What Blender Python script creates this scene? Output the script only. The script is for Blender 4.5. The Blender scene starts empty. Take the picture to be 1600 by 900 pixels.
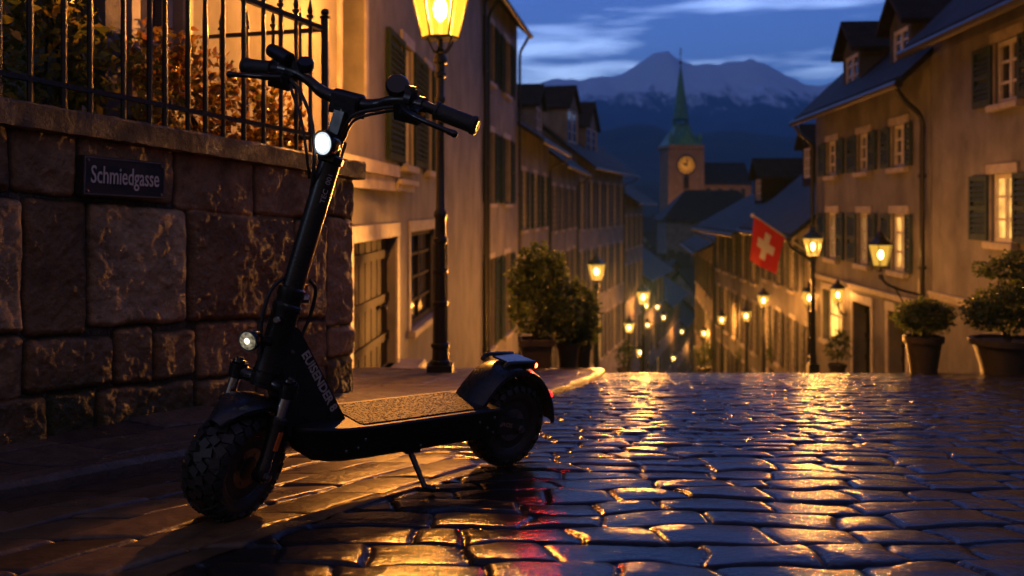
import bpy, bmesh, math, random
import numpy as np
from mathutils import Vector, Matrix

# ------------------------------------------------------------------ basics
random.seed(7)
rng = np.random.default_rng(11)
sc = bpy.context.scene
col = sc.collection
EYE = 0.94            # camera height above the datum, metres
F = 1500.0            # focal length expressed in pixels of a 1600-wide frame


def P(px, py, Y):
    """photo pixel seen at distance Y -> world point"""
    return Vector(((px - 800) / F * Y, Y, EYE - (py - 325) / F * Y))


def gz(y):
    """street level: gently falling in front, steep past the crest"""
    if y <= 14:
        y = max(y, -2.0)
        H = .796 + .02015 * y + .00724 * y * y
    elif y <= 150:
        H = 2.497 + .223 * (y - 14)
    else:
        H = 32.82 + .02 * (y - 150)
    return EYE - H


def gz_np(y):
    yc = np.clip(y, -2, 14)
    H = .796 + .02015 * yc + .00724 * yc * yc
    H = H + .223 * np.clip(y - 14, 0, 136) + .02 * np.clip(y - 150, 0, None)
    return EYE - H


def tag(o, label=None, cat=None, group=None, kind=None):
    if label: o['label'] = label
    if cat: o['category'] = cat
    if group: o['group'] = group
    if kind: o['kind'] = kind
    return o


def empty(name, loc, label=None, cat=None, group=None):
    o = bpy.data.objects.new(name, None)
    o.location = loc
    o.empty_display_size = .1
    col.objects.link(o)
    return tag(o, label, cat, group)


def copy_tree(o, parent=None):
    c = o.copy()
    col.objects.link(c)
    if parent is not None:
        c.parent = parent
    for ch in list(o.children):
        copy_tree(ch, c)
    return c


class MB:
    """collects faces; build() links them as ONE mesh object"""
    def __init__(self, xf=None):
        self.v, self.f, self.m, self.xf, self.cur = [], [], [], xf, 0

    def add(self, vs, fs):
        b = len(self.v)
        if self.xf:
            vs = [self.xf(Vector(p)) for p in vs]
        self.v.extend([tuple(p) for p in vs])
        for q in fs:
            self.f.append(tuple(b + i for i in q))
            self.m.append(self.cur)
        return self

    def quad(self, a, b, c, d):
        return self.add([a, b, c, d], [(0, 1, 2, 3)])

    def obox(self, o, ax, ay, az, x0, x1, y0, y1, z0, z1):
        o, ax, ay, az = Vector(o), Vector(ax), Vector(ay), Vector(az)
        vs = [o + ax * x + ay * y + az * z for z in (z0, z1) for y in (y0, y1) for x in (x0, x1)]
        return self.add(vs, [(0, 1, 3, 2), (4, 6, 7, 5), (0, 4, 5, 1), (2, 3, 7, 6), (0, 2, 6, 4), (1, 5, 7, 3)])

    def box(self, x0, x1, y0, y1, z0, z1):
        return self.obox((0, 0, 0), (1, 0, 0), (0, 1, 0), (0, 0, 1), x0, x1, y0, y1, z0, z1)

    def prism(self, poly, a, b):
        """poly: list of 3-vectors (planar); extruded from offset a to offset b (vectors)"""
        n = len(poly)
        a, b = Vector(a), Vector(b)
        vs = [Vector(p) + a for p in poly] + [Vector(p) + b for p in poly]
        fs = [tuple(range(n - 1, -1, -1)), tuple(range(n, 2 * n))]
        fs += [(i, (i + 1) % n, n + (i + 1) % n, n + i) for i in range(n)]
        return self.add(vs, fs)

    def tube(self, pts, r, seg=10, cap=True):
        pts = [Vector(p) for p in pts]
        rs = r if isinstance(r, (list, tuple)) else [r] * len(pts)
        vs, prev = [], None
        for i, p in enumerate(pts):
            d = (pts[min(i + 1, len(pts) - 1)] - pts[max(i - 1, 0)])
            if d.length < 1e-9: d = Vector((0, 0, 1))
            d.normalize()
            if prev is None:
                a = Vector((0, 0, 1)) if abs(d.z) < .9 else Vector((1, 0, 0))
                u = d.cross(a).normalized()
            else:
                u = (prev - d * prev.dot(d)).normalized()
            prev = u
            w = d.cross(u)
            for k in range(seg):
                t = 2 * math.pi * k / seg
                vs.append(p + (u * math.cos(t) + w * math.sin(t)) * rs[i])
        fs = []
        for i in range(len(pts) - 1):
            for k in range(seg):
                k2 = (k + 1) % seg
                fs.append((i * seg + k, i * seg + k2, (i + 1) * seg + k2, (i + 1) * seg + k))
        if cap:
            fs.append(tuple(range(seg - 1, -1, -1)))
            n = (len(pts) - 1) * seg
            fs.append(tuple(n + k for k in range(seg)))
        return self.add(vs, fs)

    def lathe(self, o, axis, prof, seg=16, closed=False, phase=0.):
        """prof: (distance along axis, radius)"""
        o, d = Vector(o), Vector(axis).normalized()
        a = Vector((1, 0, 0)) if abs(d.x) < .9 else Vector((0, 1, 0))
        u = (a - d * a.dot(d)).normalized()
        w = d.cross(u)
        vs = []
        for (h, r) in prof:
            for k in range(seg):
                t = 2 * math.pi * k / seg + phase
                vs.append(o + d * h + (u * math.cos(t) + w * math.sin(t)) * max(r, 1e-4))
        fs, n = [], len(prof)
        for i in range(n if closed else n - 1):
            j = (i + 1) % n
            for k in range(seg):
                k2 = (k + 1) % seg
                fs.append((i * seg + k, i * seg + k2, j * seg + k2, j * seg + k))
        if not closed:
            fs.append(tuple(range(seg - 1, -1, -1)))
            fs.append(tuple((n - 1) * seg + k for k in range(seg)))
        return self.add(vs, fs)

    def ball(self, c, r, seg=10, rings=6):
        pr = []
        for i in range(rings + 1):
            t = math.pi * i / rings
            pr.append((-math.cos(t) * r, math.sin(t) * r))
        return self.lathe(c, (0, 0, 1), pr, seg)

    def build(self, name, mats, parent=None, origin=None, smooth=False, bevel=0.):
        me = bpy.data.meshes.new(name)
        mats = mats if isinstance(mats, (list, tuple)) else [mats]
        og = Vector(origin) if origin is not None else Vector((0, 0, 0))
        me.from_pydata([tuple(Vector(p) - og) for p in self.v], [], self.f)
        for m in mats: me.materials.append(m)
        if len(mats) > 1:
            me.polygons.foreach_set('material_index', self.m)
        bm = bmesh.new()
        bm.from_mesh(me)
        bmesh.ops.recalc_face_normals(bm, faces=bm.faces)
        if bevel > 0:
            es = [e for e in bm.edges if len(e.link_faces) == 2 and e.calc_face_angle(0) > .6]
            bmesh.ops.bevel(bm, geom=es, offset=bevel, segments=2, affect='EDGES', clamp_overlap=True)
        bm.to_mesh(me)
        bm.free()
        if smooth:
            me.polygons.foreach_set('use_smooth', [True] * len(me.polygons))
            try:
                me.set_sharp_from_angle(angle=math.radians(smooth if smooth is not True else 40))
            except Exception:
                pass
        o = bpy.data.objects.new(name, me)
        col.objects.link(o)
        if parent is not None:
            o.parent = parent
        elif origin is not None:
            o.location = og
        return o


def grid_obj(name, XYZ, mat, attrs=None, smooth=True):
    """XYZ: (n, m, 3) array -> one mesh"""
    n, m, _ = XYZ.shape
    me = bpy.data.meshes.new(name)
    me.vertices.add(n * m)
    me.vertices.foreach_set('co', XYZ.reshape(-1).astype(np.float32))
    i = np.arange(n * m).reshape(n, m)
    q = np.stack([i[:-1, :-1], i[:-1, 1:], i[1:, 1:], i[1:, :-1]], -1).reshape(-1, 4)
    nf = len(q)
    me.loops.add(nf * 4)
    me.loops.foreach_set('vertex_index', q.reshape(-1).astype(np.int32))
    me.polygons.add(nf)
    me.polygons.foreach_set('loop_start', (np.arange(nf) * 4).astype(np.int32))
    me.polygons.foreach_set('loop_total', np.full(nf, 4, np.int32))
    me.update(calc_edges=True)
    if smooth: me.polygons.foreach_set('use_smooth', [True] * nf)
    for k, a in (attrs or {}).items():
        at = me.attributes.new(k, 'FLOAT', 'POINT')
        at.data.foreach_set('value', a.reshape(-1).astype(np.float32))
    me.materials.append(mat)
    me.validate()
    o = bpy.data.objects.new(name, me)
    col.objects.link(o)
    return o


# ------------------------------------------------------------------ numpy noise
def hsh(a, b, s=0.):
    x = np.sin(a * 127.1 + b * 311.7 + s * 74.7) * 43758.5453
    return x - np.floor(x)


def vnoise(x, y, s=0.):
    xi, yi = np.floor(x), np.floor(y)
    fx, fy = x - xi, y - yi
    fx, fy = fx * fx * (3 - 2 * fx), fy * fy * (3 - 2 * fy)
    a, b = hsh(xi, yi, s), hsh(xi + 1, yi, s)
    c, d = hsh(xi, yi + 1, s), hsh(xi + 1, yi + 1, s)
    return (a + (b - a) * fx) * (1 - fy) + (c + (d - c) * fx) * fy - .5


def fbm(x, y, s=0., o=4):
    r, a = 0., 1.
    for k in range(o):
        r = r + a * vnoise(x, y, s + k * 3.1)
        x, y, a = x * 2.03, y * 2.03, a * .5
    return r


def sstep(a, b, x):
    t = np.clip((x - a) / (b - a), 0, 1)
    return t * t * (3 - 2 * t)


def stones(p, q, rowh, ln, s, warp=.03, joint=.05, dome=.02, jit=.006, tilt=.012, size=None):
    """rows of rounded setts; returns height, random id per stone, joint mask 0..1"""
    p = p + warp * 2 * vnoise(p * 3.1, q * 3.1, s + 1) + warp * vnoise(p * 8, q * 8, s + 2)
    q = q + warp * 2 * vnoise(p * 2.3, q * 2.7, s + 3) + warp * vnoise(p * 7, q * 9, s + 4)
    if size is not None:                     # stones shrink along q: size = (q positions, scale there)
        tab = np.concatenate([[0], np.cumsum(np.diff(size[0]) / ((size[1][1:] + size[1][:-1]) / 2))])
        q = np.interp(q, size[0], tab)
    row = np.floor(q / rowh)
    fq = q / rowh - row
    k_ = 1. if size is None else np.interp((row + .5) * rowh, tab, size[1])
    L = ln * (.8 + .45 * hsh(row, 0 * row, s + 5)) * k_
    pp = p / L + hsh(row, 1 + 0 * row, s + 6) * 7
    ix = np.floor(pp)
    fp = pp - ix
    e0 = (hsh(row, ix, s + 7) - .5) * .45
    e1 = (hsh(row, ix + 1, s + 7) - .5) * .45
    left, right = fp < e0, fp > 1 + e1
    ix = np.where(left, ix - 1, np.where(right, ix + 1, ix))
    fp = pp - ix
    e0 = (hsh(row, ix, s + 7) - .5) * .45
    e1 = (hsh(row, ix + 1, s + 7) - .5) * .45
    da = np.minimum(fp - e0, 1 + e1 - fp) * L
    db = np.minimum(fq, 1 - fq) * rowh * k_
    k = joint
    ca, cb = np.clip(1 - da / k, 0, 1), np.clip(1 - db / k, 0, 1)
    ed = np.clip(1 - np.sqrt(ca * ca + cb * cb), 0, 1)      # 0 in joint, 1 on top, round corners
    prof = np.sqrt(np.clip(1 - (1 - ed) ** 2, 0, 1))
    r1, r2, r3, r4 = (hsh(row, ix, s + 8 + j) for j in range(4))
    u, v = (fp - e0) / (1 + e1 - e0) - .5, fq - .5
    crown = (1 - 2.2 * (u * u + v * v))
    h = prof * (dome * (.75 + .5 * r4) + .45 * dome * crown) + ed * ((r1 - .5) * jit * 2 + u * (r2 - .5) * tilt * 2 + v * (r3 - .5) * tilt * 2)
    return h, r4, ed


# ------------------------------------------------------------------ materials
def newmat(name):
    m = bpy.data.materials.new(name)
    m.use_nodes = True
    nt = m.node_tree
    b = nt.nodes['Principled BSDF']
    return m, nt, b


def N(nt, typ, **kw):
    n = nt.nodes.new(typ)
    for k, v in kw.items():
        if k in n.inputs: n.inputs[k].default_value = v
        else: setattr(n, k, v)
    return n


def noise(nt, scale, detail=4, rough=.6, coord='Object', vec=None, stretch=None):
    n = N(nt, 'ShaderNodeTexNoise')
    n.inputs['Scale'].default_value = scale
    n.inputs['Detail'].default_value = detail
    n.inputs['Roughness'].default_value = rough
    tc = nt.nodes.new('ShaderNodeTexCoord')
    src = tc.outputs[coord] if vec is None else vec
    if stretch:
        mp = nt.nodes.new('ShaderNodeMapping')
        mp.inputs['Scale'].default_value = stretch
        nt.links.new(src, mp.inputs['Vector'])
        src = mp.outputs['Vector']
    nt.links.new(src, n.inputs['Vector'])
    return n


def ramp(nt, src, stops):
    r = nt.nodes.new('ShaderNodeValToRGB')
    e = r.color_ramp.elements
    while len(e) < len(stops): e.new(.5)
    for i, (p, c) in enumerate(stops):
        e[i].position = p
        e[i].color = (c[0], c[1], c[2], 1) if isinstance(c, (tuple, list)) else (c, c, c, 1)
    nt.links.new(src, r.inputs['Fac'])
    return r


def bump(nt, b, src, strength=.3, dist=.01, prev=None):
    n = nt.nodes.new('ShaderNodeBump')
    n.inputs['Strength'].default_value = strength
    n.inputs['Distance'].default_value = dist
    nt.links.new(src, n.inputs['Height'])
    if prev is not None: nt.links.new(prev.outputs['Normal'], n.inputs['Normal'])
    nt.links.new(n.outputs['Normal'], b.inputs['Normal'])
    return n


def simple(name, c, rough=.5, metal=0., var=.25, sc_=6., bmp=0., bsc=60., spec=.5, stretch=None, rvar=0.):
    """base colour with a mottled variation, optional fine bump"""
    m, nt, b = newmat(name)
    n = noise(nt, sc_, 5, .65, stretch=stretch)
    lo = tuple(max(0, x * (1 - var)) for x in c)
    hi = tuple(min(1, x * (1 + var)) for x in c)
    r = ramp(nt, n.outputs['Fac'], [(.3, lo), (.7, hi)])
    nt.links.new(r.outputs['Color'], b.inputs['Base Color'])
    b.inputs['Roughness'].default_value = rough
    b.inputs['Metallic'].default_value = metal
    b.inputs['Specular IOR Level'].default_value = spec
    if rvar:
        n3 = noise(nt, sc_ * 3, 4, .6)
        r3 = ramp(nt, n3.outputs['Fac'], [(.3, max(.03, rough - rvar)), (.7, min(1, rough + rvar))])
        nt.links.new(r3.outputs['Color'], b.inputs['Roughness'])
    if bmp:
        n2 = noise(nt, bsc, 5, .6)
        bump(nt, b, n2.outputs['Fac'], bmp, .01)
    return m


def emis(name, c, s, var=0., scale=3.):
    m, nt, b = newmat(name)
    b.inputs['Base Color'].default_value = (.02, .02, .02, 1)
    b.inputs['Emission Color'].default_value = (*c, 1)
    b.inputs['Emission Strength'].default_value = s
    b.inputs['Roughness'].default_value = .15
    if var:
        n = noise(nt, scale, 3, .5)
        r = ramp(nt, n.outputs['Fac'], [(.35, tuple(x * (1 - var) for x in c)), (.65, c)])
        nt.links.new(r.outputs['Color'], b.inputs['Emission Color'])
    return m


def lantern_glass(name, c, s, t=.6):
    """thin frosted pane: lets the bulb shine through and glows itself"""
    m, nt, b = newmat(name)
    nt.nodes.remove(b)
    out = nt.nodes['Material Output']
    tr = N(nt, 'ShaderNodeBsdfTransparent')
    tr.inputs['Color'].default_value = (1, .86, .55, 1)
    em = N(nt, 'ShaderNodeEmission')
    em.inputs['Color'].default_value = (*c, 1)
    em.inputs['Strength'].default_value = s
    ad = nt.nodes.new('ShaderNodeMixShader')
    ad.inputs['Fac'].default_value = 1 - t
    nt.links.new(tr.outputs[0], ad.inputs[1])
    nt.links.new(em.outputs[0], ad.inputs[2])
    nt.links.new(ad.outputs[0], out.inputs['Surface'])
    return m


def stucco(name, c, stain=.5):
    m, nt, b = newmat(name)
    n = noise(nt, 1.1, 6, .65)
    r = ramp(nt, n.outputs['Fac'], [(.3, tuple(x * (1 - stain) for x in c)), (.62, c), (.85, tuple(min(1, x * 1.1) for x in c))])
    ns = noise(nt, 1.6, 4, .6, stretch=(1.1, 1.1, .3))
    rs = ramp(nt, ns.outputs['Fac'], [(.34, .55), (.6, 1.)])
    mx = nt.nodes.new('ShaderNodeMixRGB')
    mx.blend_type = 'MULTIPLY'
    mx.inputs['Fac'].default_value = .7
    nt.links.new(r.outputs['Color'], mx.inputs[1])
    nt.links.new(rs.outputs['Color'], mx.inputs[2])
    nt.links.new(mx.outputs[0], b.inputs['Base Color'])
    b.inputs['Roughness'].default_value = .72
    b.inputs['Specular IOR Level'].default_value = .3
    n2 = noise(nt, 22, 6, .7)
    bump(nt, b, n2.outputs['Fac'], .35, .02)
    return m


def roofmat(name, c):
    m, nt, b = newmat(name)
    n = noise(nt, 2.2, 6, .7)
    r = ramp(nt, n.outputs['Fac'], [(.3, tuple(x * .5 for x in c)), (.7, tuple(x * 1.5 for x in c))])
    nt.links.new(r.outputs['Color'], b.inputs['Base Color'])
    b.inputs['Roughness'].default_value = .62
    b.inputs['Specular IOR Level'].default_value = .15
    tc = nt.nodes.new('ShaderNodeTexCoord')
    mp = nt.nodes.new('ShaderNodeMapping')
    nt.links.new(tc.outputs['Object'], mp.inputs['Vector'])
    w = N(nt, 'ShaderNodeTexWave', wave_type='BANDS', bands_direction='Z', wave_profile='SAW')
    w.inputs['Scale'].default_value = 1.35
    w.inputs['Distortion'].default_value = 1.2
    w.inputs['Detail'].default_value = 3
    w.inputs['Detail Scale'].default_value = 4
    nt.links.new(mp.outputs['Vector'], w.inputs['Vector'])
    v = N(nt, 'ShaderNodeTexVoronoi')
    v.inputs['Scale'].default_value = 4.5
    nt.links.new(mp.outputs['Vector'], v.inputs['Vector'])
    b1 = bump(nt, b, w.outputs['Fac'], .9, .06)
    bump(nt, b, v.outputs['Color'], .5, .03, b1)
    return m


def leafmat(name, cs, gloss=.35):
    m, nt, b = newmat(name)
    oi = nt.nodes.new('ShaderNodeNewGeometry')
    r = ramp(nt, oi.outputs['Random Per Island'], [(i / (len(cs) - 1) if len(cs) > 1 else 0, c) for i, c in enumerate(cs)])
    nt.links.new(r.outputs['Color'], b.inputs['Base Color'])
    b.inputs['Roughness'].default_value = gloss
    b.inputs['Specular IOR Level'].default_value = .5
    out = nt.nodes['Material Output']
    tl = N(nt, 'ShaderNodeBsdfTranslucent')
    g2 = nt.nodes.new('ShaderNodeMixRGB'); g2.blend_type = 'MULTIPLY'; g2.inputs['Fac'].default_value = 1   # light through a leaf is brighter and yellower
    nt.links.new(r.outputs['Color'], g2.inputs[1]); g2.inputs[2].default_value = (2.4, 2.2, 1.2, 1)
    nt.links.new(g2.outputs[0], tl.inputs['Color'])
    mx = nt.nodes.new('ShaderNodeMixShader')
    mx.inputs['Fac'].default_value = .5
    nt.links.new(b.outputs[0], mx.inputs[1])
    nt.links.new(tl.outputs[0], mx.inputs[2])
    nt.links.new(mx.outputs[0], out.inputs['Surface'])
    return m


def leaves(name, blobs, n, size, mat, parent=None, origin=(0, 0, 0), seed=1, hollow=.35, asp=.5):
    """blobs: (x, y, z, rx, ry, rz); n small folded leaves scattered through them"""
    r = np.random.default_rng(seed)
    vol = np.array([b[3] * b[4] * b[5] for b in blobs]) ** .67
    k = r.choice(len(blobs), n, p=vol / vol.sum())
    B = np.array(blobs)[k]
    d = r.normal(size=(n, 3))
    d /= np.linalg.norm(d, axis=1, keepdims=True)
    rad = (hollow + (1 - hollow) * r.random(n)) ** .6
    lump = 1 + .22 * np.sin(d[:, 0] * 7 + k) * np.cos(d[:, 2] * 6 + k * 2)
    c = B[:, :3] + d * (rad * lump)[:, None] * B[:, 3:]
    ax = d + r.normal(size=(n, 3)) * .9
    ax[:, 2] -= .2
    ax /= np.linalg.norm(ax, axis=1, keepdims=True)
    t = r.normal(size=(n, 3))
    sd = np.cross(ax, t)
    sd /= np.linalg.norm(sd, axis=1, keepdims=True)
    nn = np.cross(ax, sd)
    s = size * (.55 + .9 * r.random(n))[:, None]
    tip, base = c + ax * s * .5, c - ax * s * .5
    mid = c + nn * s * .10
    l, rr = mid + sd * s * asp * .5, mid - sd * s * asp * .5
    V = np.stack([base, l, tip, rr], 1).reshape(-1, 3) - np.array(origin)
    me = bpy.data.meshes.new(name)
    me.vertices.add(n * 4)
    me.vertices.foreach_set('co', V.reshape(-1).astype(np.float32))
    me.loops.add(n * 4)
    me.loops.foreach_set('vertex_index', np.arange(n * 4, dtype=np.int32))
    me.polygons.add(n)
    me.polygons.foreach_set('loop_start', (np.arange(n) * 4).astype(np.int32))
    me.polygons.foreach_set('loop_total', np.full(n, 4, np.int32))
    me.update(calc_edges=True)
    me.materials.append(mat)
    o = bpy.data.objects.new(name, me)
    col.objects.link(o)
    if parent is not None: o.parent = parent
    else: o.location = origin
    return o


def text_mesh(s, size=1., condense=1., extrude=0., bold=0.):
    """lettering as a list of (verts, faces) in its own xy plane, centred"""
    cu = bpy.data.curves.new('lettering', 'FONT')
    cu.body = s
    cu.size = size
    cu.align_x, cu.align_y = 'CENTER', 'CENTER'
    cu.extrude = extrude
    cu.offset = bold
    cu.resolution_u = 3
    o = bpy.data.objects.new('lettering', cu)
    col.objects.link(o)
    dg = bpy.context.evaluated_depsgraph_get()
    me = bpy.data.meshes.new_from_object(o.evaluated_get(dg))
    vs = [(v.co.x * condense, v.co.y, v.co.z) for v in me.vertices]
    fs = [tuple(p.vertices) for p in me.polygons]
    bpy.data.objects.remove(o)
    bpy.data.curves.remove(cu)
    bpy.data.meshes.remove(me)
    return vs, fs


def bez(pts, n=16):
    """Catmull-Rom through pts"""
    pts = [Vector(p) for p in pts]
    q = [pts[0] * 2 - pts[1]] + pts + [pts[-1] * 2 - pts[-2]]
    out = []
    for i in range(1, len(q) - 2):
        for k in range(n):
            t = k / n
            a, b, c, d = q[i - 1], q[i], q[i + 1], q[i + 2]
            out.append(.5 * ((2 * b) + (c - a) * t + (2 * a - 5 * b + 4 * c - d) * t * t + (3 * b - a - 3 * c + d) * t ** 3))
    out.append(pts[-1])
    return out


def point_light(name, loc, power, c, r, parent=None, origin=None):
    l = bpy.data.lights.new(name, 'POINT')
    l.energy, l.color, l.shadow_soft_size = power, c, r
    o = bpy.data.objects.new(name, l)
    col.objects.link(o)
    o.location = Vector(loc) - (Vector(origin) if origin is not None else Vector((0, 0, 0)))
    if parent is not None: o.parent = parent
    return o
# ------------------------------------------------------------------ palette
WARM = (1., .47, .17)
M = {}
M['stucco_ochre'] = stucco('stucco_ochre', (.225, .21, .20))
M['stucco_cream'] = stucco('stucco_cream', (.20, .185, .168))
M['stucco_grey'] = stucco('stucco_grey', (.22, .20, .185))
M['stucco_rose'] = stucco('stucco_rose', (.27, .21, .17))
M['stucco_pale'] = stucco('stucco_pale', (.25, .23, .215))
M['trim_stone'] = simple('trim_stone', (.34, .30, .25), .6, var=.3, sc_=5, bmp=.3, bsc=40)
M['roof_slate'] = roofmat('roof_slate', (.018, .016, .016))
M['roof_brown'] = roofmat('roof_brown', (.022, .016, .013))
M['shutter_green'] = simple('shutter_green', (.016, .030, .017), .8, var=.35, sc_=7, bmp=.2, spec=.12)
M['shutter_blue'] = simple('shutter_blue', (.035, .055, .06), .75, var=.3, sc_=7, bmp=.2, spec=.2)
M['shutter_grey'] = simple('shutter_grey', (.05, .05, .044), .85, var=.3, sc_=7, bmp=.2)
M['wood_dark'] = simple('wood_dark', (.020, .011, .006), .75, var=.5, sc_=9, bmp=.4, spec=.12, stretch=(6, 6, .6))
M['frame_white'] = simple('frame_white', (.55, .52, .46), .5, var=.15, sc_=9)
M['glass_dark'] = simple('glass_dark', (.012, .014, .018), .07, var=.3, sc_=2, spec=.7)
M['glass_lit'] = emis('glass_lit', (1., .46, .10), .95, .6, 4.)
M['glass_dim'] = emis('glass_dim', (1., .48, .13), .16, .7, 4.)
M['glass_bright'] = emis('glass_bright', (1., .48, .09), 1.5, .5, 2.5)
M['iron'] = simple('iron', (.014, .012, .011), .36, .0, var=.4, sc_=20, bmp=.35, bsc=45, rvar=.12)
M['pipe'] = simple('pipe', (.03, .028, .026), .4, .5, var=.3, sc_=9)
M['terracotta'] = simple('terracotta', (.035, .023, .016), .6, var=.35, sc_=9, bmp=.3)
M['pot_dark'] = simple('pot_dark', (.028, .021, .017), .6, var=.35, sc_=9, bmp=.3)
M['soil'] = simple('soil', (.03, .022, .015), .9, var=.4, sc_=30, bmp=.6)
M['bark'] = simple('bark', (.05, .035, .024), .8, var=.4, sc_=25, bmp=.6)
M['leaf_dark'] = leafmat('leaf_dark', [(.022, .036, .012), (.045, .068, .02), (.07, .085, .026)])
M['leaf_hedge'] = leafmat('leaf_hedge', [(.07, .10, .022), (.18, .18, .04), (.36, .26, .055), (.14, .16, .035)], .25)
M['leaf_autumn'] = leafmat('leaf_autumn', [(.06, .07, .02), (.20, .08, .025), (.24, .15, .035), (.12, .11, .03)], .25)
M['copper'] = simple('copper', (.04, .20, .15), .5, var=.4, sc_=1.2)
M['church_stone'] = simple('church_stone', (.20, .13, .085), .8, var=.25, sc_=.6)
M['bulb'] = lantern_glass('bulb', (1., .72, .34), 60., .6)
M['bulb_small'] = lantern_glass('bulb_small', (1., .84, .52), 18., .6)
M['lantern_glass'] = lantern_glass('lantern_glass', (1., .50, .035), 1.25, .5)
M['lantern_glass_small'] = lantern_glass('lantern_glass_small', (1., .56, .08), .65, .6)

# ------------------------------------------------------------------ wet cobbles
def wet_stone(name, lo, hi, r0, r1, joint_c, fine=.35, zoned=False):
    m, nt, b = newmat(name)
    st = N(nt, 'ShaderNodeAttribute', attribute_name='stone')
    jn = N(nt, 'ShaderNodeAttribute', attribute_name='edge')
    cr = ramp(nt, st.outputs['Fac'], [(0, lo), (1, hi)])
    n1 = noise(nt, 14, 6, .7)
    rr = ramp(nt, n1.outputs['Fac'], [(.3, .55), (.7, 1.35)])
    mu = nt.nodes.new('ShaderNodeMixRGB'); mu.blend_type = 'MULTIPLY'; mu.inputs['Fac'].default_value = 1
    nt.links.new(cr.outputs['Color'], mu.inputs[1]); nt.links.new(rr.outputs['Color'], mu.inputs[2])
    je = ramp(nt, jn.outputs['Fac'], [(.12, 0.), (.45, 1.)])
    mx = nt.nodes.new('ShaderNodeMixRGB')
    nt.links.new(je.outputs['Color'], mx.inputs['Fac'])
    mx.inputs[1].default_value = (*joint_c, 1)
    nt.links.new(mu.outputs[0], mx.inputs[2])
    nt.links.new(mx.outputs[0], b.inputs['Base Color'])
    n2 = noise(nt, 2.6, 5, .7)
    ro = ramp(nt, n2.outputs['Fac'], [(.32, r0), (.68, r1)])
    if zoned:                                  # worn dry-ish setts along the kerb, wet polished cobbles in the street
        zn = N(nt, 'ShaderNodeAttribute', attribute_name='zone')
        r2 = ramp(nt, n2.outputs['Fac'], [(.32, .22), (.68, .42)])
        zm = nt.nodes.new('ShaderNodeMixRGB')
        nt.links.new(zn.outputs['Fac'], zm.inputs['Fac'])
        nt.links.new(r2.outputs['Color'], zm.inputs[1]); nt.links.new(ro.outputs['Color'], zm.inputs[2])
        nt.links.new(zm.outputs[0], b.inputs['Roughness'])
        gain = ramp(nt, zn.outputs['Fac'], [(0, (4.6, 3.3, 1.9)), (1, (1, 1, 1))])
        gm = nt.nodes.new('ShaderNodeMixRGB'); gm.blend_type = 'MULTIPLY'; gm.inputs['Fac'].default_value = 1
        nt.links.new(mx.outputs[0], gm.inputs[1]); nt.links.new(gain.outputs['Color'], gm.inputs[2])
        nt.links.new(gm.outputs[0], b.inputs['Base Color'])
    else:
        nt.links.new(ro.outputs['Color'], b.inputs['Roughness'])
    b.inputs['Specular IOR Level'].default_value = .42
    b.inputs['IOR'].default_value = 1.45

    n3 = noise(nt, 38, 4, .55)
    n4 = noise(nt, 150, 3, .6)
    b1 = bump(nt, b, n3.outputs['Fac'], fine, .012)
    bump(nt, b, n4.outputs['Fac'], fine * 1.5, .004, b1)
    return m

M['cobble'] = wet_stone('cobble', (.010, .009, .009), (.030, .026, .023), .05, .18, (.004, .003, .002), .17, True)
M['pavement'] = wet_stone('pavement', (.060, .043, .029), (.11, .080, .055), .25, .5, (.014, .011, .007), .6)

KY = np.array([-3, 1.0, 2.2, 3.05, 3.65, 4.5, 5.39, 6.7, 8.14, 10., 12.5, 16., 24.])
KX = np.array([-5.2, -2.9, -2.17, -1.63, -1.24, -.60, .02, .47, .76, .98, 1.15, 1.45, 2.1])
def kerb(y):
    acc = 0.
    for d in (-.5, -.25, 0, .25, .5): acc = acc + np.interp(y + d, KY, KX) / 5
    return acc

def y_rows(y0, y1, k, cap):
    ys = [y0]
    while ys[-1] < y1: ys.append(ys[-1] + min(cap, max(.006, k * ys[-1] ** 2)))
    return np.array(ys)

ys = y_rows(1.0, 14.0, .0006, .011)
Yg = ys[:, None]
t = np.linspace(0, 1, 560)[None, :]
kx = kerb(ys)[:, None]
w = .533 * 1.22 * Yg + 1.0 - kx
X = kx + t * w
Yb = Yg + 0 * X
U = X - kx
warpb = .16 * vnoise(Yb * 1.6, U * 0, 3)
# kerb-parallel setts by the pavement, cross-street rows beyond
h1, id1, e1 = stones(Yb * 1.22, U, .225, .36, 21., warp=.016, joint=.022, dome=.013, jit=.0045, tilt=.007)
h2, id2, e2 = stones(X * 1.0 + .1 * Yb, Yb, .195, .31, 5., warp=.050, joint=.020, dome=.011, jit=.003, tilt=.004, size=(np.linspace(-1, 20, 800), np.interp(np.linspace(-1, 20, 800), [2.2, 4.4], [.92, .58])))
wz = np.interp(Yb, [0, 3.5, 4.9, 20], [1.30, 1.25, -.3, -.3])     # the band of setts narrows towards the crest
sel = sstep(0, .03, U + warpb - wz)
h = h1 * (1 - sel) + h2 * sel
h = h + (.0018 + .0006 * sel) * fbm(X * 11, Yb * 15, 2) + .010 * fbm(X * .9, Yb * .9, 9)
sid = np.where(sel > .5, id2, id1)
edg = np.minimum(np.where(sel > .5, e2, e1), 1 - np.exp(-((U + warpb - wz - .015) / .012) ** 2))
Z = gz_np(Yb) + h - .016
road = grid_obj('road', np.stack([X, Yb, Z], -1), M['cobble'], {'stone': sid, 'edge': edg, 'zone': sel})
tag(road, kind='structure')

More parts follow.
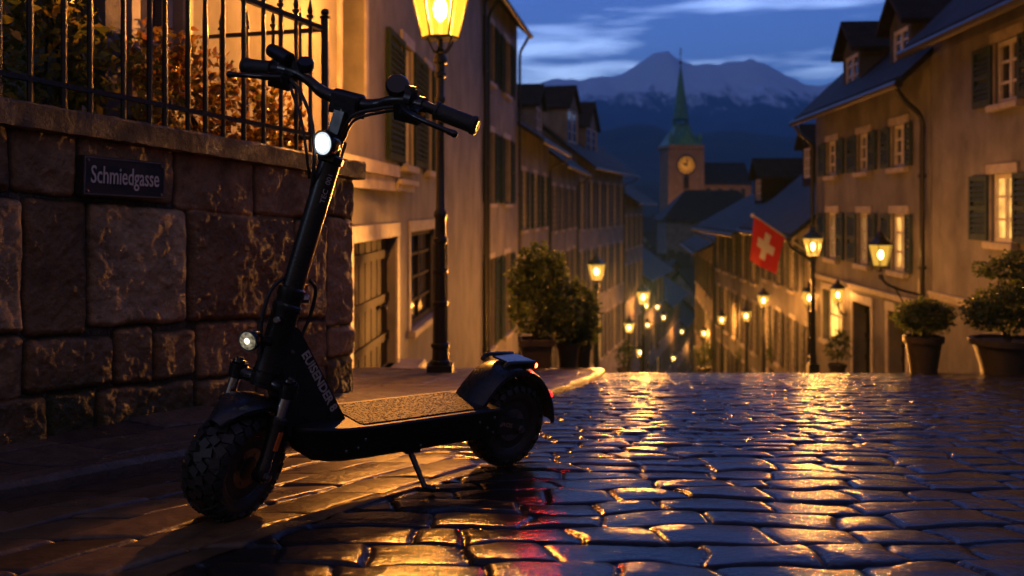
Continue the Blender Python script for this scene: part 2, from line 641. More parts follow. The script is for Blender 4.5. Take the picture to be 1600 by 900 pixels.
# pavement: from the kerb line to the house line, a few centimetres higher
ysp = y_rows(1.0, 14.0, .0009, .016)
Yg = ysp[:, None]
kx = kerb(ysp)[:, None]
tw = np.concatenate([[0, 0, 0.004, .010], np.linspace(.018, 1, 230)])[None, :]
lim = np.minimum(-2.55 + .06 * Yg, np.interp(Yg, [0, 3.5, 5.3, 6.5], [-4.3, -2.3, -1.6, -1.6]))
wd = kx - lim
X = kx - .003 - tw * wd
Yb = Yg + 0 * X
U = kx - X
h, sid, edg = stones(Yb * 1.2, U - .15, .27, .40, 44., warp=.02, joint=.022, dome=.008, jit=.004, tilt=.007)
kq = (Yb * 1.25 + .3 * np.sin(3 * U)) / .85
kf = np.abs(kq - np.round(kq)) * .85
ke = np.clip(np.minimum(np.minimum(U, .15 - U), kf) / .012, 0, 1)
kb = U < .15
h = np.where(kb, .009 * np.sqrt(ke) + .006 * (hsh(np.round(kq), 0 * kq, 5.) - .5), h)
edg = np.where(kb, np.maximum(ke, (U < .01) * 1.), edg)
sid = np.where(kb, .8 + 0 * sid, sid)
h = h + .004 * fbm(X * 5, Yb * 5, 12) + .010 * fbm(X * 1.5, Yb * 1.5, 13)
rise = .085 * sstep(.15, .8, U) * sstep(6.2, 4.2, Yb)
edge_round = -.02 * np.exp(-(U / .02) ** 2)
Z = gz_np(Yb) + .042 + h + rise + edge_round
Z[:, 0] = gz_np(Yb)[:, 0] - .05
edg = np.minimum(edg, np.where(U < .004, .3, 1))
pv = grid_obj('pavement', np.stack([X, Yb, Z], -1), M['pavement'], {'stone': sid, 'edge': edg})
tag(pv, kind='structure')

# lower street, past the crest
ys = np.concatenate([np.linspace(13.9, 60, 90), np.linspace(62, 125, 40)])
cx = np.interp(ys, [13, 24, 42, 60, 80, 125], [4.1, 5.0, 5.4, 8.0, 13, 26])
hw = np.interp(ys, [13, 24, 42, 60, 125], [5.8, 4.5, 3.8, 3.8, 4.5])
t = np.linspace(-1, 1, 60)[None, :]
X = cx[:, None] + t * hw[:, None]
Yb = ys[:, None] + 0 * X
h, sid, edg = stones(X, Yb, .25, .35, 6., joint=.06)
lo = grid_obj('lower_street', np.stack([X, Yb, gz_np(Yb) - .012 + .01 * h], -1), M['cobble'], {'stone': sid, 'edge': edg})
tag(lo, kind='structure')

# ground sheet to the horizon
M['ground'] = simple('ground', (.045, .05, .04), .9, var=.4, sc_=.05)
gx = np.concatenate([-np.geomspace(9000, 3, 40), np.linspace(-2, 2, 5), np.geomspace(3, 9000, 40)])
gy = np.concatenate([-np.geomspace(3000, 2, 20), np.linspace(-1.5, 16, 36), np.geomspace(17, 7500, 70)])
GX, GY = np.meshgrid(gx, gy)
g = grid_obj('ground', np.stack([GX, GY, gz_np(GY) - .16 + .0 * GX], -1), M['ground'])
tag(g, kind='structure')

# ------------------------------------------------------------------ mountains
def mountain_mat():
    m, nt, b = newmat('mountain_rock')
    geo = nt.nodes.new('ShaderNodeNewGeometry')
    sp = nt.nodes.new('ShaderNodeSeparateXYZ')
    nt.links.new(geo.outputs['Position'], sp.inputs[0])
    n = noise(nt, .006, 7, .68, vec=geo.outputs['Position'])
    n2 = noise(nt, .02, 5, .65, vec=geo.outputs['Position'], stretch=(1.6, .4, .35))
    a = N(nt, 'ShaderNodeMath', operation='MULTIPLY_ADD'); a.inputs[1].default_value = 1 / 330.; a.inputs[2].default_value = -1.78
    nt.links.new(sp.outputs['Z'], a.inputs[0])
    c = N(nt, 'ShaderNodeMath', operation='MULTIPLY_ADD'); c.inputs[1].default_value = 1.1
    nt.links.new(n.outputs['Fac'], c.inputs[0]); nt.links.new(a.outputs[0], c.inputs[2])
    d = N(nt, 'ShaderNodeMath', operation='MULTIPLY_ADD'); d.inputs[1].default_value = .9
    nt.links.new(n2.outputs['Fac'], d.inputs[0]); nt.links.new(c.outputs[0], d.inputs[2])
    r = ramp(nt, d.outputs[0], [(.55, (.020, .034, .040)), (.80, (.55, .78, 1.))])
    nt.links.new(r.outputs['Color'], b.inputs['Base Color'])
    b.inputs['Roughness'].default_value = .85
    b.inputs['Specular IOR Level'].default_value = .15
    return m
M['mountain'] = mountain_mat()
M['hill'] = simple('hill_forest', (.022, .036, .028), .95, var=.4, sc_=.01, spec=.1)

def ridge(name, Y0, prof, depth_f, depth_b, mat, amp, nsc, base, nx=420, ny=90, seed=1, ridge_n=.12):
    xs = np.array([p[0] for p in prof], float); yy = np.array([p[1] for p in prof], float)
    pxs = np.linspace(xs[0], xs[-1], nx)
    top = (325 - np.interp(pxs, xs, yy)) / F * Y0 + EYE
    yt = np.linspace(0, 1, ny)
    Yv = Y0 - depth_f + yt * (depth_f + depth_b)
    Xv = (pxs - 800) / F * Y0
    XX, YY = np.meshgrid(Xv, Yv)
    rel = np.where(YY < Y0, (YY - Y0 + depth_f) / depth_f, 1 - (YY - Y0) / depth_b)
    s_ = np.clip(rel, 0, 1)
    ridged = 1 - 2 * np.abs(fbm(XX / nsc, YY / nsc * .45, seed, 5))
    H = base + (top[None, :] - base) * (s_ ** 1.15) + amp * (ridged - .75) * (s_ * (1 - s_) * 3 + ridge_n) + amp * .25 * fbm(XX / nsc * 4, YY / nsc * 4, seed + 3, 4) * (s_ > .02)
    o = grid_obj(name, np.stack([XX, YY, H], -1), mat)
    return tag(o, kind='structure')

ridge('mountains', 4600, [(-1500, 190), (-600, 150), (200, 175), (600, 150), (700, 142), (800, 131), (850, 123), (880, 120), (925, 112), (955, 110), (985, 99), (1015, 84),
      (1043, 74), (1062, 86), (1085, 95), (1120, 99), (1145, 95), (1172, 91), (1200, 95), (1225, 105), (1255, 117), (1290, 121), (1320, 119), (1360, 125),
      (1450, 150), (1600, 170), (2000, 150), (3000, 200)], 1900, 1500, M['mountain'], 150, 700, -45, nx=900, ny=150, seed=5, ridge_n=.26)
ridge('foothills', 2100, [(-2500, 260), (600, 250), (800, 238), (880, 222), (930, 204), (975, 195), (1020, 198), (1060, 212), (1110, 206), (1160, 202), (1240, 214),
      (1330, 232), (1600, 245), (3200, 260)], 900, 700, M['hill'], 42, 420, -45, seed=9)
ridge('near_hills', 1150, [(-3000, 300), (600, 292), (900, 287), (985, 281), (1040, 286), (1120, 278), (1250, 284), (1600, 292), (3400, 300)], 450, 400, M['hill'], 14, 200, -48, seed=14)

# ------------------------------------------------------------------ world: dusk sky with cloud banks
world = bpy.data.worlds.new('World')
sc.world = world
world.use_nodes = True
nt = world.node_tree
bg = nt.nodes['Background']
sky = N(nt, 'ShaderNodeTexSky', sky_type='NISHITA', sun_disc=False)
sky.sun_elevation = math.radians(-4)
sky.sun_rotation = math.radians(8)
sky.altitude = 500
sky.air_density, sky.dust_density, sky.ozone_density = 1.0, .6, 3.5
tc = nt.nodes.new('ShaderNodeTexCoord')
def wn(scale, stretch, detail, off=0.):
    mp = nt.nodes.new('ShaderNodeMapping'); mp.inputs['Scale'].default_value = stretch; mp.inputs['Location'].default_value = (off, off * .3, off * .7)
    nt.links.new(tc.outputs['Generated'], mp.inputs['Vector'])
    n = N(nt, 'ShaderNodeTexNoise'); n.inputs['Scale'].default_value = scale; n.inputs['Detail'].default_value = detail; n.inputs['Roughness'].default_value = .52
    nt.links.new(mp.outputs['Vector'], n.inputs['Vector'])
    return n
tint = nt.nodes.new('ShaderNodeMixRGB'); tint.blend_type = 'MULTIPLY'; tint.inputs['Fac'].default_value = 1
nt.links.new(sky.outputs['Color'], tint.inputs[1]); tint.inputs[2].default_value = (.80, 1.02, 1.0, 1)
c1 = wn(1.7, (1.3, 1.3, 7.5), 5, .35)
bank = ramp(nt, c1.outputs['Fac'], [(.42, 0.), (.56, 1.)])
c2 = wn(3.2, (1.0, 1.0, 8.), 5, 4.1)
gap = ramp(nt, c2.outputs['Fac'], [(.50, 0.), (.62, 1.)])
m1 = nt.nodes.new('ShaderNodeMixRGB')                      # slate cloud banks over the clear dusk sky
nt.links.new(bank.outputs['Color'], m1.inputs['Fac'])
nt.links.new(tint.outputs[0], m1.inputs[1])
m1b = nt.nodes.new('ShaderNodeMixRGB'); m1b.blend_type = 'MULTIPLY'; m1b.inputs['Fac'].default_value = 1
nt.links.new(tint.outputs[0], m1b.inputs[1]); m1b.inputs[2].default_value = (.92, .84, .82, 1)
nt.links.new(m1b.outputs[0], m1.inputs[2])
m2 = nt.nodes.new('ShaderNodeMixRGB')                      # bright breaks between them
nt.links.new(gap.outputs['Color'], m2.inputs['Fac'])
nt.links.new(m1.outputs[0], m2.inputs[1])
m2b = nt.nodes.new('ShaderNodeMixRGB'); m2b.blend_type = 'MULTIPLY'; m2b.inputs['Fac'].default_value = 1
nt.links.new(tint.outputs[0], m2b.inputs[1]); m2b.inputs[2].default_value = (6.5, 4.3, 2.7, 1)
nt.links.new(m2b.outputs[0], m2.inputs[2])
# added warm sky glow behind the viewer, fills wall and scooter fronts
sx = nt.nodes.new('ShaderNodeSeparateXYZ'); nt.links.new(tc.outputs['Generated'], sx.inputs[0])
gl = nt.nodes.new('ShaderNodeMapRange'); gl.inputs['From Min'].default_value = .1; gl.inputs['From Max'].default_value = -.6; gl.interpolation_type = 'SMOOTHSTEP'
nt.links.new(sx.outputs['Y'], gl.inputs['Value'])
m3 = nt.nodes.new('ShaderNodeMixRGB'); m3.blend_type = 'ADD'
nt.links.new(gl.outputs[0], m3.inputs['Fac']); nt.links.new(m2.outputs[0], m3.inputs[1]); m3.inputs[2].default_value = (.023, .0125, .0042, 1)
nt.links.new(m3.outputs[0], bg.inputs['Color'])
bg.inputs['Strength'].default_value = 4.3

# evening haze over the valley
b = MB(); b.box(-9500, 9500, -3200, 8000, -420, 1250)
hz, hnt, hb_ = newmat('evening_haze')
hnt.nodes.remove(hb_)
pv_ = N(hnt, 'ShaderNodeVolumePrincipled')
pv_.inputs['Color'].default_value = (.22, .62, 1., 1)
pv_.inputs['Density'].default_value = 0.00018
pv_.inputs['Anisotropy'].default_value = .6
hnt.links.new(pv_.outputs[0], hnt.nodes['Material Output'].inputs['Volume'])
tag(b.build('haze', hz), kind='stuff')

# added cool fill lamp without a source: weak, broad, from behind on the left
sl = bpy.data.lights.new('cool_fill', 'SUN')
sl.energy, sl.color, sl.angle = .13, (.58, .74, 1.), math.radians(12)
so_l = bpy.data.objects.new('cool_fill', sl)
col.objects.link(so_l)
so_l.rotation_euler = (-Vector((-.78, -.52, .36))).to_track_quat('-Z', 'Y').to_euler()
# ------------------------------------------------------------------ houses
ZV = Vector((0, 0, 1))

def shutter_mb(o, ax, w, h, ay, detail):
    """o: lower corner, ax along facade, ay out of the wall"""
    b = MB()
    if not detail:
        b.obox(o, ax, ay, ZV, 0, w, 0, .045, 0, h)
        n = max(3, int(h / .22))
        for k in range(n):
            z = .08 + (h - .16) * k / n
            b.obox(o, ax, ay, ZV, .05, w - .05, .045, .062, z, z + (h - .16) / n * .5)
        return b
    s = min(.07, w * .16)
    b.obox(o, ax, ay, ZV, 0, s, 0, .05, 0, h)
    b.obox(o, ax, ay, ZV, w - s, w, 0, .05, 0, h)
    for z0, z1 in ((0, s * 1.3), (h * .5 - s * .5, h * .5 + s * .5), (h - s, h)):
        b.obox(o, ax, ay, ZV, s, w - s, .002, .048, z0, z1)
    b.obox(o, ax, ay, ZV, s, w - s, .002, .008, s, h - s)
    pitch = .075
    z = s * 1.3 + .02
    while z < h - s - pitch:
        if not (h * .5 - s * .5 - pitch < z < h * .5 + s * .5):
            c = o + ZV * z
            tilt = (ay * .5 - ZV * .86).normalized()
            nn = (ay * .86 + ZV * .5).normalized()
            b.obox(c + ay * .012 + ZV * pitch * .8, ax, tilt, nn, s, w - s, 0, pitch * .95, 0, .010)
        z += pitch
    return b


def house(name, label, A, B, left, zb, ze, depth, rise, wall, roof, sh, ops, group=None, oh=.45, chim=(), dorm=(),
          pipes=(), bands=(), detail=False, frame='frame_white', trim='trim_stone', gutter=True, cat='house', roof_ext=.25):
    """A, B: near and far corners of the street front; ops: openings in front coordinates (u, z relative to eye level)"""
    A, B = Vector((A[0], A[1], 0)), Vector((B[0], B[1], 0))
    t = (B - A); L = t.length; t = t / L
    nin = Vector((-t.y, t.x, 0)) if left else Vector((t.y, -t.x, 0))
    out = -nin
    og = Vector((A.x, A.y, zb))
    W = lambda u, w, z: A + t * u + nin * w + ZV * z
    root = empty(name, og, label, cat, group)
    # front wall with real openings
    b = MB()
    us = sorted({0., L} | {o['u0'] for o in ops} | {o['u1'] for o in ops})
    zs = sorted({zb, ze} | {o['z0'] for o in ops} | {o['z1'] for o in ops})
    us = [u for u in us if -1e-6 <= u <= L + 1e-6]
    for i in range(len(us) - 1):
        for j in range(len(zs) - 1):
            cu, cz = (us[i] + us[i + 1]) / 2, (zs[j] + zs[j + 1]) / 2
            if any(o['u0'] < cu < o['u1'] and o['z0'] < cz < o['z1'] for o in ops): continue
            b.quad(W(us[i], 0, zs[j]), W(us[i + 1], 0, zs[j]), W(us[i + 1], 0, zs[j + 1]), W(us[i], 0, zs[j + 1]))
    for o in ops:
        r = o.get('rec', .10)
        a, c, z0, z1 = o['u0'], o['u1'], o['z0'], o['z1']
        b.quad(W(a, 0, z0), W(a, 0, z1), W(a, r, z1), W(a, r, z0))
        b.quad(W(c, 0, z0), W(c, 0, z1), W(c, r, z1), W(c, r, z0))
        b.quad(W(a, 0, z0), W(c, 0, z0), W(c, r, z0), W(a, r, z0))
        b.quad(W(a, 0, z1), W(c, 0, z1), W(c, r, z1), W(a, r, z1))
    b.add([W(0, 0, zb), W(0, depth, zb), W(0, depth, ze), W(0, depth / 2, ze + rise), W(0, 0, ze)], [(0, 1, 2, 3, 4)])
    b.add([W(L, 0, zb), W(L, depth, zb), W(L, depth, ze), W(L, depth / 2, ze + rise), W(L, 0, ze)], [(0, 1, 2, 3, 4)])
    b.quad(W(0, depth, zb), W(L, depth, zb), W(L, depth, ze), W(0, depth, ze))
    b.build('wall', M[wall], root, og)
    # roof
    k = rise / (depth / 2)
    th = .13
    prof = [(-oh, ze - oh * k + .03), (depth / 2, ze + rise + .03), (depth + oh, ze - oh * k + .03),
            (depth + oh, ze - oh * k + .03 + th), (depth / 2, ze + rise + .03 + th * 1.3), (-oh, ze - oh * k + .03 + th)]
    b = MB()
    b.prism([W(-roof_ext, w, z) for w, z in prof], Vector((0, 0, 0)), t * (L + 2 * roof_ext))
    rf = b.build('roof', M[roof], root, og)
    for (cu, cw, ch, csz) in chim:
        zt = ze + rise - abs(cw - depth / 2) * k
        b = MB()
        b.obox(W(cu, cw, 0), t, nin, ZV, -csz * .6, csz * .6, -csz * .45, csz * .45, zt - .4, zt + ch)
        b.obox(W(cu, cw, 0), t, nin, ZV, -csz * .7, csz * .7, -csz * .55, csz * .55, zt + ch + .001, zt + ch + .12)
        for q in (-.3, .3):
            b.lathe(W(cu + q * csz, cw, zt + ch + .12), ZV, [(0, .13 * csz), (.4 * csz, .10 * csz), (.42 * csz, .16 * csz), (.5 * csz, .14 * csz)], 8)
        b.build('chimney', M['church_stone' if roof == 'roof_brown' else 'bark'], rf, og)
    for d in dorm:
        u0, u1, w0, zt0, zt1 = d['u0'], d['u1'], d['w'], d['z0'], d['z1']
        zb_ = ze + w0 * k - .1
        wb = min(depth / 2, (zt1 - ze) / k)
        um, dh = (u0 + u1) / 2, (u1 - u0) * .42
        b = MB()
        fw = .14
        b.obox(W(0, 0, 0), t, nin, ZV, u0, u0 + fw, w0, wb, zb_, zt1)
        b.obox(W(0, 0, 0), t, nin, ZV, u1 - fw, u1, w0, wb, zb_, zt1)
        b.obox(W(0, 0, 0), t, nin, ZV, u0 + fw, u1 - fw, w0 + .002, wb, zb_, zt0)
        b.obox(W(0, 0, 0), t, nin, ZV, u0 + fw, u1 - fw, w0 + .002, wb, zt1 - .1, zt1)
        b.add([W(u0, w0, zt1), W(u1, w0, zt1), W(um, w0, zt1 + dh)], [(0, 1, 2)])
        dm = b.build('dormer', M[d.get('mat', 'wood_dark')], root, og)
        b = MB()
        wr = min(depth / 2 + .5, wb + 1.4)
        e_ = .16
        b.prism([W(u0 - e_, w0 - .22, zt1 - e_ * .84), W(um, w0 - .22, zt1 + dh), W(u1 + e_, w0 - .22, zt1 - e_ * .84),
                 W(u1 + e_, w0 - .22, zt1 - e_ * .84 + .1), W(um, w0 - .22, zt1 + dh + .12), W(u0 - e_, w0 - .22, zt1 - e_ * .84 + .1)], Vector((0, 0, 0)), nin * (wr - w0))
        b.build('dormer_roof', M[roof], dm, og)
        window_parts(W, t, nin, out, dict(u0=u0 + fw, u1=u1 - fw, z0=zt0, z1=zt1 - .1, lit=d.get('lit', 0), rec=w0 + .08, nosill=1), dm, og, frame, trim, detail, pane_only=True)
    for o in ops:
        if o.get('kind', 'window') == 'door':
            door_parts(W, t, nin, o, root, og)
            continue
        window_parts(W, t, nin, out, o, root, og, frame, trim, detail)
        sl, sr = o.get('sh', (0, 0))
        hh = o['z1'] - o['z0']
        for w_, u_ in ((sl, o['u0'] - sl - .03), (sr, o['u1'] + .03)):
            if w_ > 0:
                sb = shutter_mb(W(u_, -.012, o['z0'] + .01), t, w_, hh - .02, out, detail)
                sb.build('shutter', M[o.get('shm', sh)], root, og)
    for (z, hgt, pr, u0, u1) in bands:
        b = MB()
        b.obox(W(0, 0, 0), t, nin, ZV, u0, u1, -pr, .01, z, z + hgt * .55)
        b.obox(W(0, 0, 0), t, nin, ZV, u0, u1, -pr * 1.5, .01, z + hgt * .55 + .001, z + hgt)
        b.build('moulding', M[trim], root, og)
    if gutter:
        zg = ze - oh * k + .02
        b = MB()
        b.tube([W(-roof_ext, -oh - .06, zg), W(L + roof_ext, -oh - .06, zg)], .075, 8)
        b.build('gutter', M['pipe'], root, og, smooth=True)
        for u in pipes:
            b = MB()
            b.tube(bez([W(u, -oh - .06, zg), W(u, -oh * .8, zg - .25), W(u, -.12, zg - .55), W(u, -.10, zg - 1.0)], 5) + [W(u, -.10, zb)], .045, 8)
            for q in range(4):
                z = zb + (zg - zb) * (.2 + .2 * q)
                b.lathe(W(u, -.10, z), ZV, [(-.03, .07), (.03, .07)], 8)
            b.build('downpipe', M['pipe'], root, og, smooth=True)
    return root, W


def window_parts(W, t, nin, out, o, root, og, frame, trim, detail, pane_only=False):
    a, c, z0, z1, r = o['u0'], o['u1'], o['z0'], o['z1'], o.get('rec', .10)
    w, hh = c - a, z1 - z0
    f = min(.07, w * .09)
    b = MB()
    O = W(0, 0, 0)
    d0, d1 = r - .06, r - .005
    b.obox(O, t, nin, ZV, a, a + f, d0, d1, z0, z1)
    b.obox(O, t, nin, ZV, c - f, c, d0, d1, z0, z1)
    b.obox(O, t, nin, ZV, a + f, c - f, d0 + .002, d1, z0, z0 + f)
    b.obox(O, t, nin, ZV, a + f, c - f, d0 + .002, d1, z1 - f, z1)
    um = (a + c) / 2
    b.obox(O, t, nin, ZV, um - f * .5, um + f * .5, d0 + .004, d1, z0 + f, z1 - f)
    nb = o.get('bars', 2)
    for q in range(1, nb + 1):
        z = z0 + hh * q / (nb + 1)
        b.obox(O, t, nin, ZV, a + f, um - f * .5, d0 + .012, d1, z - f * .28, z + f * .28)
        b.obox(O, t, nin, ZV, um + f * .5, c - f, d0 + .012, d1, z - f * .28, z + f * .28)
    wn_ = b.build('window', M[o.get('frame', frame)], root, og)
    b = MB()
    lit = o.get('lit', 0)
    b.quad(W(a, r - .02, z0), W(c, r - .02, z0), W(c, r - .02, z1), W(a, r - .02, z1))
    # seldom both panes alike: a curtain edge inside
    pm = {0: 'glass_dark', 1: 'glass_lit', 2: 'glass_dim', 3: 'glass_bright'}[lit]
    # pane root is the house when a window is itself a sub-part (dormer)
    b.build('pane', M[pm], root if pane_only else wn_, og)
    if pane_only: return
    if not o.get('nosill'):
        b = MB()
        b.obox(O, t, nin, ZV, a - .1, c + .1, -.10, r - .06, z0 - .10, z0 - .002)
        b.build('sill', M[trim], root, og, bevel=.012 if detail else 0)
    if o.get('lintel', 1):
        b = MB()
        s = min(.13, w * .16)
        b.obox(O, t, nin, ZV, a - s, c + s, -.03, .0, z1 + .002, z1 + s * 1.2)
        b.obox(O, t, nin, ZV, a - s, a - .002, -.022, .0, z0, z1)
        b.obox(O, t, nin, ZV, c + .002, c + s, -.022, .0, z0, z1)
        b.build('surround', M[trim], root, og)


def door_parts(W, t, nin, o, root, og):
    a, c, z0, z1, r = o['u0'], o['u1'], o['z0'], o['z1'], o.get('rec', .3)
    O = W(0, 0, 0)
    b = MB()
    n = max(3, int((c - a) / .16))
    for q in range(n):
        x0 = a + (c - a) * q / n
        x1 = a + (c - a) * (q + 1) / n - .012
        b.obox(O, t, nin, ZV, x0, x1, r - .045 - .006 * (q % 2), r, z0 + .02, z1)
    for z in (z0 + (z1 - z0) * .2, z0 + (z1 - z0) * .5, z0 + (z1 - z0) * .84):
        b.obox(O, t, nin, ZV, a + .03, c - .03, r - .075, r - .052, z, z + .1)
    dr = b.build('door', M[o.get('mat', 'wood_dark')], root, og)
    b = MB()
    b.ball(W(a + (c - a) * .82, r - .10, (z0 + z1) / 2 - .05), .035)
    b.obox(O, t, nin, ZV, a + (c - a) * .82 - .015, a + (c - a) * .82 + .015, r - .098, r - .05, (z0 + z1) / 2 - .07, (z0 + z1) / 2 - .03)
    b.build('handle', M['iron'], dr, og, smooth=True)
    b = MB()
    s = .14
    b.obox(O, t, nin, ZV, a - s, c + s, -.04, 0, z1 + .002, z1 + .17)
    b.obox(O, t, nin, ZV, a - s, a - .002, -.03, 0, z0, z1)
    b.obox(O, t, nin, ZV, c + .002, c + s, -.03, 0, z0, z1)
    b.build('surround', M['trim_stone'], root, og)
    if o.get('step'):
        b = MB()
        b.obox(O, t, nin, ZV, a - .35, c + .35, -o['step'], r - .05, z0 - .55, z0)
        b.build('doorstep', M['trim_stone'], root, og, bevel=.015)


def front(A, B):
    """helpers: photo column -> distance along the front; photo row -> height at that column"""
    A, B = Vector((A[0], A[1])), Vector((B[0], B[1]))
    d = B - A; L = d.length; d = d / L
    def U(px):
        k = (px - 800) / F
        return (k * A.y - A.x) / (d.x - k * d.y)
    def Zp(py, px):
        Y = A.y + d.y * U(px)
        return EYE - (py - 325) / F * Y
    return U, Zp, L


def auto_ops(L, n, rows, wfrac=.34, lit=(), sh=.17, seed=0, **kw):
    r = random.Random(seed)
    ops = []
    for j, (z0, z1) in enumerate(rows):
        for i in range(n):
            pitch = L / n
            u = pitch * (i + .5)
            w = pitch * wfrac
            o = dict(u0=u - w / 2, u1=u + w / 2, z0=z0, z1=z1, lit=0)
            s = pitch * sh
            if sh: o['sh'] = (s, s)
            if (j, i) in lit: o['lit'] = lit[(j, i)] if isinstance(lit, dict) else 1
            o.update(kw)
            ops.append(o)
    return ops

# ---- first house on the left: ochre front beside the lamp
fa = -2.2
fx = lambda y: fa + .06 * y
A, B = (fx(4.55), 4.55), (fx(24.4), 24.4)
U, Zp, L = front(A, B)
ops = [
    dict(u0=U(548), u1=U(618), z0=Zp(592, 590), z1=Zp(372, 600), kind='door', rec=.15, step=.34),
    dict(u0=U(640), u1=U(679), z0=Zp(512, 645), z1=Zp(362, 645), rec=.12, lit=0, sh=(0, 0), frame='wood_dark', bars=3),
    dict(u0=U(628), u1=U(643), z0=Zp(250, 602), z1=Zp(40, 602), sh=(1.1, 1.0), rec=.1),
    dict(u0=U(664), u1=U(672), z0=Zp(250, 602), z1=Zp(40, 602), sh=(.45, .9), rec=.1),
    dict(u0=U(532), u1=U(569), z0=Zp(148, 540), z1=EYE + 3.2, rec=.3, nosill=1, frame='wood_dark', bars=4),
    dict(u0=U(213), u1=U(286), z0=EYE + .55, z1=EYE + 2.0, rec=.12, bars=3),
]
h1_, W1 = house('corner_house', 'ochre plastered house with green louvred shutters right behind the large street lamp', A, B, True,
                gz(24.4) - 1.0, EYE + 6.2, 6.5, 2.6, 'stucco_ochre', 'roof_slate', 'shutter_green', ops, detail=True,
                bands=[(Zp(296, 575), .30, .10, U(500), U(606)), (Zp(300, 630), .14, .12, U(606), U(634))], pipes=(U(752),), oh=.6)

# ---- second house, turned a little towards the square
A, B = (fx(24.4) + .02, 24.45), (.162, 30.5)
U, Zp, L = front(A, B)
ops = []
for (x0, x1, x2, x3) in ((753.5, 761.5, 771, 778), (781, 787, 796, 802.5)):
    for (ya, yb) in ((34, 128), (205, 318), (405, 545)):
        ops.append(dict(u0=U(x1), u1=U(x2), z0=Zp(yb, 765), z1=Zp(ya, 765), sh=(max(.2, U(x1) - U(x0) - .05), max(.2, U(x3) - U(x2) - .05)), rec=.18))
house('tall_house', 'tall narrow plastered house with dark green shutters just past the lamp post', A, B, True, gz(30.5) - 1., EYE + 5.75, 7, 3., 'stucco_pale', 'roof_slate',
      'shutter_green', ops, detail=True, pipes=(.12, L - .1), oh=.35)

# ---- row further down on the left
A, B = (.165, 31.), (1.52, 39.6)
U, Zp, L = front(A, B)
ops = auto_ops(L, 3, [(EYE - .75, EYE + 1.25), (EYE - 3.9, EYE - 1.7), (EYE - 6.9, EYE - 4.8)], .30, {(1, 2): 2}, .22)
house('terrace_house', 'grey plastered house with a brick chimney and dark roof behind the big potted shrub', A, B, True, gz(40) - 1, EYE + 2.65, 8, 2.6, 'stucco_grey', 'roof_brown', 'shutter_green', ops,
      chim=((L - 1.2, 3.2, 1.3, 1.2),), pipes=(L - .2,), oh=.8)
A, B = (1.56, 39.8), (3.47, 51.6)
U, Zp, L = front(A, B)
ops = auto_ops(L, 4, [(EYE - 1.0, EYE + .95), (EYE - 4.3, EYE - 2.1), (EYE - 7.6, EYE - 5.4)], .30, {(2, 1): 2, (1, 3): 1}, .2)
house('terrace_house', 'cream house with a tall chimney and one dormer, right of the grey chimney house', A, B, True, gz(51) - 1, EYE + 2.25, 8, 3.0, 'stucco_cream', 'roof_slate', 'shutter_grey', ops,
      chim=((L * .62, 3.6, 1.3, 1.2),), dorm=[dict(u0=L * .2, u1=L * .38, w=.9, z0=EYE + 3.1, z1=EYE + 4.6, mat='stucco_grey')], pipes=(L - .3,), oh=.7)
A, B = (3.5, 52.), (7.93, 68.)
U, Zp, L = front(A, B)
ops = auto_ops(L, 6, [(EYE - 1.2, EYE + 1.5), (EYE - 5.2, EYE - 2.4), (EYE - 9.2, EYE - 6.6)], .32, {(2, 2): 1, (2, 4): 2, (1, 5): 2}, .2)
house('dormer_house', 'pale house with two dark dormers on its eaves, left of the church tower', A, B, True, gz(68) - 1, EYE + 2.9, 9, 3.4, 'stucco_pale', 'roof_brown', 'shutter_grey', ops,
      dorm=[dict(u0=U(906), u1=U(922), w=.7, z0=EYE + 3.7, z1=EYE + 5.6, mat='stucco_grey'), dict(u0=U(934), u1=U(950), w=.7, z0=EYE + 3.5, z1=EYE + 5.0, mat='stucco_grey')], pipes=(L - .4,), oh=1.0)
A, B = (7.95, 68.5), (10.9, 80.)
U, Zp, L = front(A, B)
ops = auto_ops(L, 4, [(EYE - 3.0, EYE - .6), (EYE - 6.8, EYE - 4.2), (EYE - 11, EYE - 8.6)], .32, {(1, 1): 2, (2, 2): 1}, .18)
house('narrow_house', 'narrow dark eaved house where the left row turns out of sight below the hill', A, B, True, gz(80) - 1, EYE + 1.0, 9, 3., 'stucco_rose', 'roof_brown', 'shutter_grey', ops, oh=1.1)
# lower left row, stepping down to where the street disappears
pts = [(10.8, 80.5), (15.2, 96.), (19.6, 112.), (24.6, 130.), (29.8, 149.)]
lab = ['upper house of the lower row, lit by the street lamp in front of it', 'rose plastered house in the lower row, second down the slope',
       'pale house in the lower row beside the yellow lights, third down the slope', 'last house of the lower row, deepest in the street']
ez = [EYE - 5.6, EYE - 9.4, EYE - 13.4, EYE - 18.]
for i in range(4):
    A, B = pts[i], pts[i + 1]
    U, Zp, L = front(A, B)
    z = ez[i]
    ops = auto_ops(L, 5, [(z - 3.4, z - 1.1), (z - 7.2, z - 4.9), (z - 11.2, z - 8.6)], .32, {(2, i): 1, (1, (i * 2) % 5): 2, (2, (i + 3) % 5): 3}, .18, lintel=0)
    house('row_house', lab[i], A, B, True, gz(B[1]) - 2, z, 9, 3.2, ['stucco_pale', 'stucco_rose', 'stucco_cream', 'stucco_grey'][i], 'roof_slate', 'shutter_grey', ops, oh=.8, group='houses stepping down the lower left row')

